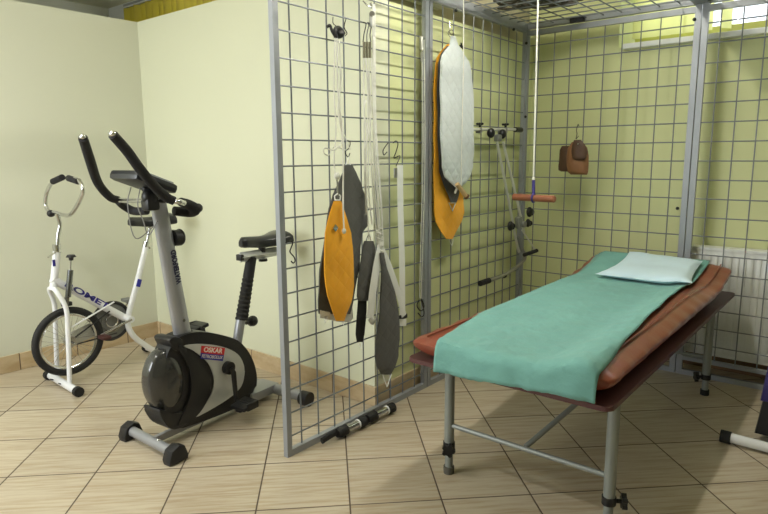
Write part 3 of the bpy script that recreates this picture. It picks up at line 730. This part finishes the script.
MB().tube([tol(ony(u, v, y)) for u, v, y in ((181, 202, -2.2), (187, 204, -2.15), (195, 209, -2.11), (190, 212, -2.10), (174, 211, -2.17))], [.018, .021, .024, .023, .02], 14, smooth=5).build('pulse_grip', FOAM, bar_)
MB().tube([tol(ony(u, v, y)) for u, v, y in ((118, 201, -2.19), (124, 206, -2.14), (134, 211, -2.1), (147, 211, -2.08))], [.017, .019, .02, .018], 14, smooth=5).build('pulse_grip', FOAM, bar_)
MB().sph(tol(ony(198, 208, -2.10)), .02).build('grip_cap', BLACK, bar_)
# console: flat wedge tilted to the rider
cc = E_(147, 182)+Vector((-.02, .0, 0))
rot = Matrix.Rotation(math.radians(-20), 3, 'X')
con = MB().box(cc, (.185, .20, .042), rot, .019).build('console', M('graphite console plastic', (34, 36, 40), .3), eb)
MB().box(cc+rot @ Vector((.0, .01, .02)), (.15, .15, .014), rot, .005).build('console_face', M('grey console face', (150, 156, 160), .25), con)
MB().box(cc+rot @ Vector((.0, .02, .0275)), (.11, .055, .004), rot, .001).build('display', M('display glass', (190, 200, 205), .08), con)
MB().tube([hc, cc+Vector((0, 0, -.02))], .016, 12).build('console_neck', BLACK, eb)
MB().tube([cc+Vector((.03, -.04, -.02)), cc+Vector((.035, -.06, -.09)), hc+Vector((.03, -.06, -.09)), hc+Vector((.03, -.04, -.15)), ct+Vector((.02, -.02, -.1))], .0022, 6, smooth=6).tube([cc+Vector((-.03, -.04, -.02)), hc+Vector((-.02, -.09, -.03)), hc+Vector((.0, -.08, -.16)), ct+Vector((.0, -.02, -.12))], .0022, 6, smooth=6).build('sensor_cables', M('grey cable', (130, 130, 130), .5), eb)
# seat post
p0, p1 = E_(236, 350), E_(241, 318)
MB().tube([p0+(p0-p1)*.2, p1], .023, 18).build('seat_tube', SILVER, eb)
pt_, pb_ = E_(251.5, 257), E_(241.5, 320)
bl = MB(); K = 44; pts = []; rr = []
for i in range(K+1):
    q = pb_.lerp(pt_, i/K); pts.append(q); rr.append((.030-.005*(i/K))+(.0022*math.sin(i*math.pi/1.5) if i < 30 else 0))
bl.tube(pts, rr, 16).build('bellows_post', RUBBER, eb)
kq = E_(246, 323, .0); MB().tube([kq, kq+Vector((.0, .04, -.004))], .009, 10).tube([kq+Vector((0, .028, 0)), kq+Vector((0, .05, 0))], [.024, .024], 14).sph(kq+Vector((0, .045, 0)), .027, 12).build('height_knob', BLACK, eb)
ra, rb2 = E_(240, 257.5), E_(280, 250.5)
MB().tube([ra, rb2], [(.024, .019)]*2, 4, flat=(0, 1, 1)).build('seat_rail', SILVERP, eb, False)
MB().box(ra, (.036, .02, .03), Matrix.Rotation(0, 3, 'X'), .004).build('rail_cap', BLACK, eb)
sp_ = E_(262, 241)
MB().tube([sp_+Vector((0, 0, -.01)), E_(262, 252)], .018, 12).build('seat_stem', BLACK, eb)
kq = E_(263, 259.5); MB().cyl(kq+Vector((0, 0, -.008)), kq+Vector((0, 0, .004)), .022, 14).build('rail_knob', BLACK, eb)
saddle(eb, (0, E_(262, 240).y+.0, E_(262, 241).z), .29, .105, .038)

# ---------------------------------------------------------------- hooks, slings and ropes on the side mesh
def P_(u, v, x): return onx(u, v, x)
def shook(name, label, pts, x, r=.0022, mat=None, cat='hook', group=None):
    o = MB().tube([P_(u, v, x+.006*math.sin(i*1.3)) for i, (u, v) in enumerate(pts)], r, 8, smooth=5).build(name, mat or M('dark hook wire', (58, 58, 58), .35, .8))
    return tag(o, label, cat, group)
def slab_px(rows, x, t, bow=0, n=16, puff=.6):
    rr = []
    for v, a, b in rows:
        A, B = P_(a, v, x), P_(b, v, x); rr.append((A.z, A.y, B.y, B.z))
    return MB().slab(rr, x, t, n, bow, puff)
def ring(par, pts, x, r=.0018, mat=WHITE, name='ring', lab=None): return MB().tube([P_(u, v, x) for u, v in pts], r, 6, closed=True).build(name, mat, par, label=lab)
HOOK = M('dark hook wire', (58, 58, 58), .35, .8)

# big charcoal sling
t = thing('sling', 'large charcoal quilted sling hanging behind the yellow one', 'sling', P_(350, 165, .035))
slab_px([(165, 344, 352), (172, 343, 355.5), (183, 339, 360), (195, 333, 364.5), (208, 329, 368), (225, 327, 367.5), (232, 326, 362), (250, 323, 360), (270, 320, 358), (283, 319, 356), (300, 318, 353), (309, 318.5, 351), (314, 319, 350)], .03, .02, 0).build('pad', DSLING, t)
slab_px([(310, 320, 331), (317, 321, 330)], .033, .004).build('end_tab', WEB, t)
ring(t, [(324, 317), (328, 316), (325, 323)], .033)
ring(t, [(345.5, 166), (350.5, 166), (348.5, 157)], .03)
slab_px([(306, 322, 352), (318, 320, 353), (322, 340, 350)], .016, .003).build('label_strip', WEB, t)
shook('s_hook', 'dark wire hook above the charcoal sling', [(346, 140), (350, 142), (349, 148), (345, 152), (348, 157), (350, 153)], .018)
# yellow sling in front
t = thing('sling', 'yellow quilted sling with silver badge in front of the large charcoal one', 'sling', P_(337, 200, .07))
slab_px([(201, 333.3, 341), (213, 330.2, 344.8), (233, 325.4, 351), (247, 324.4, 352.6), (275, 324.8, 353.4), (286, 325.6, 354), (295, 327.2, 352.5), (302, 329.5, 350.6), (313, 333.3, 346.4), (321, 336.5, 344.4)], .068, .016, 0).build('pad', YSLING, t)
ring(t, [(335, 200), (340, 200), (340.5, 196), (337.5, 193.5), (334.5, 196)], .07, .003)
bd = MB().box(P_(335.5, 228, .080), (.004, .022, .022), Matrix.Rotation(.78, 3, 'X'), .001).build('badge', CHROME, t)
ring(t, [(341, 319), (345, 319), (343.5, 325)], .066)
# narrow charcoal sling group
t = thing('sling', 'short charcoal sling with narrow tail hanging left of the white straps', 'sling', P_(369, 241, .05))
slab_px([(241, 364.5, 373), (247, 363.3, 375), (266, 359.6, 376), (285, 358, 375.5), (296, 357.2, 373.5), (301, 358, 370)], .052, .018).build('pad', DSLING, t)
slab_px([(299, 358, 367), (316, 356.5, 365.6), (334, 356, 364.6), (342, 357, 363)], .045, .008).build('tail_strap', M('black webbing', (30, 30, 32), .85), t)
ring(t, [(358, 343), (362, 343), (361, 349)], .045)
ring(t, [(366, 241), (371, 241), (369, 233)], .05, .0022, CHROME)
# large charcoal tail sling
t = thing('sling', 'long charcoal quilted sling with pointed end and triangle ring', 'sling', P_(384, 255, .08))
slab_px([(253, 380, 384.3), (269, 381.2, 387), (292, 380.8, 394.5), (311, 380, 398.5), (339, 376.5, 399.2), (356, 374.7, 398), (366.5, 376.5, 394.5), (374.5, 381.4, 390.5)], .085, .018, 0).build('pad', DSLING, t)
ring(t, [(382.5, 374), (391.5, 374), (387, 387)], .085, .0022)
# white webbing loops
t = thing('strap', 'white webbing loop beside the pointed charcoal sling', 'strap', P_(378, 250, .07))
MB().ribbon([P_(381, 246, .075), P_(377, 265, .078), P_(373, 290, .08), P_(370, 318, .078)], .05, .004, (0, 1, 0), 5).build('webbing', WEB, t)
MB().ribbon([P_(370, 318, .078), P_(374, 322, .07), P_(377, 312, .06), P_(378, 285, .055), P_(380, 262, .055)], .03, .004, (0, 1, 0), 5).build('webbing', WEB, t)
MB().ribbon([P_(381, 248, .065), P_(389, 266, .06), P_(398, 292, .058), P_(404, 316, .058)], .036, .004, (0, 1, 0), 5).build('webbing', WEB, t)
MB().sph(P_(380, 244, .07), (.014, .018, .028)).build('knot', ROPE, t)
# vertical white strap with hook and buckle
t = thing('strap', 'long straight white strap with buckled end near the middle post', 'strap', P_(400, 165, .03))
MB().ribbon([P_(400, 165, .03), P_(400.5, 210, .03), P_(402, 260, .03), P_(402.5, 318, .03)], .046, .004, (0, 1, 0), 4).build('webbing', WEB, t)
MB().box(P_(395.5, 173, .028), (.006, .022, .045), None, .002).build('plate', M('steel plate', (150, 150, 145), .3, .8), t)
MB().box(P_(402, 317, .035), (.012, .075, .022), None, .003).build('buckle', BLACK, t)
MB().ribbon([P_(402, 319, .04), P_(402, 326, .045)], .07, .006, (0, 1, 0)).build('loop_end', WEB, t)
shook('s_hook', 'dark wire hook holding the straight white strap', [(393, 143), (396, 141), (398, 144), (396, 152), (394, 158), (400, 156), (396, 166)], .02)
MB
shook('s_hook', 'empty dark wire hook left of the straight strap', [(388, 143), (385, 147), (383, 151), (384, 155), (387, 152)], .02)
shook('s_hook', 'empty S-shaped wire hook by the saddle of the black bike', [(285.5, 243), (290, 240.5), (292.5, 243), (291, 248), (290, 252), (294, 257), (295, 261), (293, 263), (291, 261)], .02, .0026)
# first rope bundle from a black clamp
t = thing('rope', 'pair of thin white ropes hanging from a black clamp on the mesh', 'rope', P_(336, 30, .04))
MB().tube([P_(335, 38, .05), P_(334, 90, .052), P_(336, 130, .055), P_(334, 160, .055), P_(336, 178, .058)], .0028, 6, smooth=4).tube([P_(337, 38, .048), P_(338, 90, .05), P_(343, 140, .055), P_(343, 200, .085), P_(344, 231, .088)], .0034, 6, smooth=4).tube([P_(339, 40, .05), P_(341, 80, .05), P_(338, 110, .05), P_(342, 140, .05), P_(334, 150, .06), P_(325, 148, .06), P_(324, 153, .055), P_(329, 155, .05), P_(334, 147, .045), P_(346, 150, .04)], .0024, 6, smooth=6).tube([P_(340, 60, .045), P_(340, 120, .05), P_(345, 136, .05), P_(350, 150, .035)], .002, 6, smooth=4).build('cords', ROPE, t)
MB().sph(P_(337, 176, .065), (.012, .014, .016)).build('knot', ROPE, t)
MB().sph(P_(344, 231, .088), (.008, .01, .012)).build('knot', ROPE, t)
MB().tube([P_(337, 180, .068), P_(338, 195, .07)], .0035, 8).build('snap_hook', CHROME, t)
cl = thing('clamp', 'black spring clamp hooked high on the mesh panel', 'clamp', P_(337, 32, .03))
MB().tube([P_(327, 27, .03), P_(330, 25.5, .035), P_(332, 31, .04), P_(336, 38, .045)], .006, 8, smooth=4).tube([P_(336, 38, .045), P_(335, 30, .045), P_(339, 28, .04), P_(344, 34, .04)], .009, 8, smooth=4).sph(P_(339, 34, .035), (.02, .022, .018)).build('jaw', BLACK, cl)
MB().tube([P_(333, 17, .01), P_(333, 23, .03), P_(336, 26, .035)], .0018, 6, smooth=3).tube([P_(346, 19, .01), P_(344, 27, .03), P_(347, 33, .03), P_(345, 36, .03)], .0022, 6, smooth=3).build('hook_wire', HOOK, cl)
# second rope bundle
t = thing('rope', 'thick bundle of white ropes looped down the middle of the mesh', 'rope', P_(372, 10, .04))
cords = MB()
for (u0, u1, u2, u3, x, ve) in ((363.5, 364, 365, 366, .04, 215), (366, 368, 366, 369, .05, 240), (369, 369, 372, 377, .045, 243), (371, 373, 374, 380, .06, 246), (374, 373, 376, 381, .05, 240), (365, 371, 368, 372, .055, 225)):
    cords.tube([P_(u0, 58, x), P_(u1, 100, x), P_((u1+u2)/2, 140, x+.006), P_(u2, 180, x+.01), P_(u3, ve, x+.015)], .003, 6, smooth=4)
for (u0, u1, u2, x) in ((373, 374, 378, .05), (374.5, 376, 381, .045)):
    cords.tube([P_(u0, 4, x), P_(u0+.3, 60, x), P_(u1, 130, x), P_(u2, 200, x+.01), P_(u2+2, 245, x+.02)], .0045, 6, smooth=4)
cords.tube([P_(366, 100, .05), P_(364, 110, .05), P_(367, 135, .05), P_(364, 150, .055), P_(369, 130, .06), P_(370, 100, .055)], .0028, 6, smooth=5)
cords.build('cords', ROPE, t)
wr = MB()
hx = []
for k in range(60):
    c_ = P_(379+.5*k/12, 228+7*k/12, .07); hx.append(c_+Vector((math.cos(k*.63)*.012, math.sin(k*.63)*.012, 0)))
wr.tube(hx, .0045, 6)
wr.build('knot', ROPE, t)
for i, u in enumerate((364, 367, 370)):
    hk = MB().tube([P_(u-1+i*1.5, 22.5, .01), P_(u+2, 24, .03), P_(u, 34, .035), P_(u-1+i, 42, .04)], .0024, 6, smooth=4).build('hook_wire', HOOK, t)
    MB().tube([P_(u, 42, .042), P_(u, 58, .042)], .006, 10).build('spring', M('brass grey spring', (128, 124, 104), .4, .7), t)
pu = thing('pulley', 'small metal pulley block near the top of the mesh', 'pulley', P_(369, 5, .03))
MB().tube([P_(363, 1, .01), P_(367, 5, .03), P_(372, 8, .035), P_(370, 3, .035)], .003, 8, smooth=4).build('hook_wire', CHROME, pu)
MB().box(P_(372, 20, .035), (.016, .022, .06), None, .004).cyl(P_(372, 14, .02), P_(372, 14, .05), .012, 14).build('block', M('galvanised metal', (168, 168, 160), .4, .8), pu)
# third: thin rope with chain left of the middle post, clip at the bottom
t = thing('rope', 'thin cord running down beside the middle post with a clip at its end', 'rope', P_(423, 40, .03))
MB().tube([P_(422, 60, .03), P_(423, 150, .03), P_(421, 230, .03), P_(419.5, 298, .03)], .0016, 6, smooth=3).tube([P_(424, 40, .025), P_(425, 150, .027), P_(423, 240, .028), P_(421, 298, .028)], .0016, 6, smooth=3).build('cords', ROPE, t)
MB().tube([P_(421, 37, .02), P_(421.5, 50, .03)], .009, 8).tube([P_(421.5, 52, .03), P_(421.5, 62, .03)], .005, 8).build('turnbuckle', M('galvanised metal', (168, 168, 160), .4, .8), t)
MB().tube([P_(419, 300, .03), P_(417, 306, .035), P_(421, 311, .035), P_(424, 306, .033), P_(421, 299, .03), P_(424, 312, .03), P_(422, 317, .03), P_(418, 313, .03)], .003, 6, smooth=4).build('clip', HOOK, t)

# long yellow sling, dark middle layer, white quilted sling on one rope
t = thing('sling', 'long yellow sling hanging behind the white quilted one by the middle post', 'sling', P_(447, 50, .035))
slab_px([(44, 447, 452), (50, 442, 450), (58, 437, 446), (66, 435, 444), (90, 434, 444), (150, 434, 450), (195, 434, 463), (212, 434.5, 464), (222, 436, 461), (232, 441, 456), (239, 446, 452.5)], .03, .014, 0, 18).build('pad', YSLING, t)
ring(t, [(448.5, 239), (453.5, 239), (452, 246)], .03)
t = thing('sling', 'dark charcoal sling sandwiched between the long yellow and white slings', 'sling', P_(445, 60, .06))
slab_px([(46, 447, 451), (54, 441, 448), (64, 438, 450), (100, 437.5, 455), (150, 438.3, 458), (172, 440, 460), (186, 444.5, 460), (195, 448, 459), (202.5, 450.5, 456.5)], .05, .012).build('pad', DSLING, t)
ring(t, [(449, 203), (455.5, 203), (452.5, 211)], .054, .0024)
t = thing('sling', 'white quilted sling hanging from a hook beside the middle post', 'sling', P_(452, 38, .09))
slab_px([(36, 450.5, 454.5), (45, 450, 457.4), (50, 446, 460.5), (55, 442.5, 463.5), (62, 440.7, 468), (72, 440.7, 470.8), (90, 440.7, 472.6), (120, 441, 473), (150, 441.5, 473), (167, 442.7, 472.5), (177, 445.5, 469), (183, 451, 465), (187.5, 456, 460)], .085, .028, 0, 20).build('pad', WSLING, t)
MB().tube([P_(460, 45, .075), P_(463, 49, .07), P_(461, 43, .07)], .004, 6).build('dark_tab', M('black webbing', (30, 30, 32), .85), t)
MB().sph(P_(458, 186, .095), (.012, .016, .012)).tube([P_(458, 186, .095), P_(455, 193, .097)], .006, 6).build('knot', ROPE, t)
shook('s_hook', 'silver wire hook holding the white quilted sling', [(449.5, 22), (449.5, 32), (452, 35), (453.5, 32), (451, 30), (448, 33), (451, 38)], .05, .0024, CHROME)
t = thing('wooden_toggle', 'light wooden toggle stick tied on a cord below the white quilted sling', 'toggle', P_(461, 191, .12))
MB().tube([P_(457, 184, .11), P_(466, 196, .125)], .012, 14).build('dowel', WOODL, t)
MB().tube([P_(466, 196, .125), P_(467.5, 197.5, .13)], .0145, 14).build('dowel_end', WOODE, t)
MB().tube([P_(463.5, -4, .11), P_(463.5, 60, .112), P_(462, 130, .118), P_(461, 188, .118)], .0028, 6, smooth=3).build('cord', ROPE, t)

ARMC = M('bright chrome', (222, 222, 216), .28, .45)
# ---------------------------------------------------------------- traction arm clamped on the side mesh
t = thing('traction_arm', 'chrome adjustable arm with black knobs clamped to the side mesh', 'exercise arm', P_(498, 130, .03))
rail = MB().tube([onx(463, 129.5, .03), onx(517, 129.5, .03)], .009, 12).build('rail', ARMC, t)
MB().tube([onx(515, 129.5, .03), onx(521, 130, .03)], .016, 12).build('rail_knob', BLACK, rail)
for u, v in ((480, 125), (505.5, 125.5)):
    c = onx(u, v, .03); k = MB().cyl(c+Vector((0, 0, -.012)), c+Vector((0, 0, .0)), .007, 10)
    for q in range(5): k.sph(c+Vector((math.cos(q*1.257)*.014, math.sin(q*1.257)*.014, .006)), (.009, .009, .007), 8)
    k.build('wing_knob', BLACK, rail)
    MB().box(c+Vector((-.006, 0, -.03)), (.03, .024, .03), None, .004).build('rail_bracket', M('cast metal', (150, 152, 152), .35, .6), rail)
for u, v in ((491, 133), (502.5, 134)):
    c = onx(u, v, .05); MB().sph(c, (.022, .026, .028), 12).build('black_knob', BLACK, t)
MB().box(onx(498, 138, .045), (.03, .05, .04), None, .008).build('head_block', M('cast metal', (150, 152, 152), .35, .6), t)
MB().tube([onx(497, 142, .05), onx(508.5, 200, .06), onx(516, 240, .06), onx(519, 252, .06)], .0085, 10, smooth=3).build('rod', ARMC, t)
MB().tube([onx(503, 142, .05), onx(515, 192, .07), onx(524, 232, .08)], .0085, 10, smooth=3).build('rod', ARMC, t)
MB().box(onx(519, 222, .07), (.03, .06, .075), Matrix.Rotation(.25, 3, 'X'), .01).cyl(onx(521, 224, .07), onx(521, 224, .07)+Vector((.03, 0, 0)), .02, 16).build('joint_block', M('cast metal', (150, 152, 152), .35, .6), t)
for u, v, s in ((510.5, 226, 1), (529.5, 212, 1.1), (528, 223, .9)): MB().cyl(onx(u, v, .06), onx(u, v, .06)+Vector((.02, -.012, 0)), .02*s, 12).sph(onx(u, v, .07), (.016*s, .027*s, .03*s), 12).build('black_knob', BLACK, t)
MB().tube([onx(522, 230, .09), onx(536, 251, .12)], .005, 10).build('strut', ARMC, t)
MB().tube([onx(518, 236, .07), onx(523, 252, .08)], .012, 10).build('elbow_tube', M('cast metal', (150, 152, 152), .35, .6), t)
MB().tube([onx(524, 255, .1), onx(537, 250.5, .13)], .012, 12).build('grip', FOAM, t)
MB().tube([onx(524, 252, .08), onx(525, 258, .08), onx(520, 264, .08), onx(508, 273, .08), onx(497, 278, .08), onx(487, 281.5, .08)], .0105, 12, smooth=5).build('curved_tube', M('worn grey metal', (168, 165, 158), .3, .7), t)
MB().tube([onx(480, 283.5, .08), onx(489, 280.5, .08)], .0165, 14).build('grip', FOAM, t)
MB().sph(onx(504.5, 276, .08), (.012, .03, .013), 12).build('clamp_knob', BLACK, t)

# rope with wooden bar over the couch
yR = -.62
t = thing('pull_bar', 'red-brown wooden pull bar on a white rope above the couch', 'pull bar', ony(533, 198, yR))
c = ony(533.5, 198, yR); d_ = Vector((.98, -.12, 0)).normalized(); hl = .125
MB().tube([c-d_*hl, c-d_*(hl-.004), c+d_*(hl-.004), c+d_*hl], [.015, .0185, .0185, .015], 16, flat=None).build('wooden_bar', WOOD, t)
top = Vector((c.x-.006, yR, 2.0)); tp = ony(538, 2, yR)
MB().tube([Vector((tp.x, yR, 2.0)), ony(536.5, 60, yR), ony(533.5, 178, yR)], .0048, 8, smooth=3).build('cord', ROPE, t)
MB().tube([ony(533.5, 180, yR), c+Vector((0, 0, .012))], .0085, 10).torus(c, .022, .005, 'x', 16, 8).build('purple_tape', PURPLE, t)
MB().sph(ony(533.5, 179, yR), (.009, .009, .012), 10).build('knot', ROPE, t)

# coils of rope lying on the cage roof
cl_ = MB()
for k in range(26):
    cx_, cy_ = .22+random.uniform(-.13, .17), -.42+random.uniform(-.22, .2); pts = []
    R_ = random.uniform(.05, .13); ph = random.uniform(0, 6); ec = random.uniform(.5, 1)
    for i in range(10): 
        a = ph+i*.63; pts.append((cx_+math.cos(a)*R_*random.uniform(.85, 1.15), cy_+math.sin(a)*R_*ec*random.uniform(.85, 1.15), 2.03+k*.0016+random.uniform(0, .012)))
    cl_.tube(pts, .007, 6, closed=True, smooth=3)
o = cl_.build('rope_coil', DROPE); tag(o, 'tangled grey-brown rope heaped on the mesh roof of the cage', 'rope')
bc = ony(577, 20, -.034); o = MB().bx(bc.x-.04, bc.x+.04, -.048, -.016, bc.z-.014, bc.z+.014, .004).build('black_clamp', BLACK); tag(o, 'small black clamp on the top back beam of the cage', 'clamp')

# ---------------------------------------------------------------- leather weight bags on the back mesh
yb2 = -.045
def bag(rows, y, t_, mat, name, par):
    rr = [(ony(a_, v, y).z, ony(a_, v, y).x, ony(b_, v, y).x) for v, a_, b_ in rows]
    b = MB().slab(rr, 0, t_, 12, 0, .85)
    for v in b.bm.verts: v.co = Vector((v.co.y, y+v.co.x, v.co.z))
    return b.build(name, mat, par)
t = thing('weight_bag', 'cluster of brown leather weight bags hooked on the back mesh', 'weight bag', ony(576, 140, yb2))
bag([(146, 562, 572), (150, 560, 576), (158, 559.5, 577), (166, 558.5, 577), (170, 558.5, 572), (171.5, 561, 569)], -.035, .04, LEATHD, 'bag', t)
bag([(142, 572, 582), (148, 568, 587), (156, 567, 588.5), (166, 567, 588.5), (172, 568, 588), (174.5, 571, 587)], -.06, .05, LEATH, 'bag', t)
bag([(140, 574, 581), (145, 572, 585), (152, 571.5, 587), (158, 572.5, 586), (160, 575, 584)], -.09, .03, LEATHD, 'flap', t)
MB().sph(ony(578, 144, -.108), .005, 8).build('stud', CHROME, t)
MB().tube([ony(579, 126, 0), ony(578, 124.5, -.02), ony(576.5, 130, -.03), ony(577, 134, -.03), ony(576, 139, -.05), ony(578.5, 136, -.05)], .0022, 6, smooth=5).build('hook_wire', HOOK, t)

# ---------------------------------------------------------------- chrome and black weights on the floor by the side mesh
w = thing('hand_weight', 'chrome hand weight with black ends, nearer one at the mesh foot', 'weight', (.05, -1.9, .02), 0, 'hand weights on the floor along the mesh')
def wt(par, a, b):
    d = (b-a).normalized()
    MB().cyl(a+d*.055, b-d*.03, .0185).build('chrome_barrel', CHROME, par)
    MB().cyl(a, a+d*.02, .019, 20, .024).cyl(a+d*.02, a+d*.055, .024).build('black_end', RUBBER, par)
    MB().cyl(b-d*.04, b, .0235).build('black_end', RUBBER, par)
    MB().cyl(b-d*.05, b-d*.044, .021).build('collar', WHITE, par)
a = onz(337, 433.5, .028); b = onz(365, 420.5, .028); wt(w, a, b)
w.pop('group', None) if hasattr(w, 'pop') else None
w2 = thing('hand_weight', 'chrome hand weight with black ends, farther one at the mesh foot', 'weight', (.05, -1.6, .02))
wt(w2, onz(367, 419, .028), onz(393, 407, .028))
o = MB().ribbon([onz(322, 441, .03), onz(328, 437, .034), onz(335, 433, .034)], .03, .02, (0, 0, 1), 3).build('black_strap', M('black webbing', (30, 30, 32), .85)); tag(o, 'short black strap wrapped round the mesh foot rail', 'strap')

# ---------------------------------------------------------------- machine at the right edge
t = thing('exercise_machine', 'white-footed black and purple exercise machine cut off by the right edge', 'exercise machine', (1.75, -.78, 0))
fb = MB().cyl((1.385, -.79, .028), (2.0, -.80, .028), .021).build('foot_bar', WENAM, t)
for x in (1.36, 1.99): MB().cyl((x, -.79, .027), (x+.04, -.79, .027), .0265).build('end_cap', RUBBER, fb)
MB().prism([(1.475, .05), (1.93, .05), (1.89, .42), (1.52, .42)], -.74, -.56, 'y', .012).build('housing', BLACK, t)
MB().prism([(1.485, .2), (1.92, .2), (1.91, .36), (1.50, .36)], -.746, -.55, 'y', .012).build('purple_panel', M('purple plastic', (62, 52, 128), .4), t)
MB().cyl((1.7, -.65, .4), (1.7, -.6, .8), .025).build('post', WENAM, t)
MB().tube([(1.7, -.78, .03), (1.7, -.3, .03)], .018, 12).build('base_beam', WENAM, t)
MB().cyl((1.5, -.3, .028), (1.95, -.3, .028), .02).build('foot_bar', WENAM, t)
saddle(t, (1.7, -.58, .83), .26, .1, .03)

for o in bpy.data.objects:
    if '_local' in o: del o['_local']
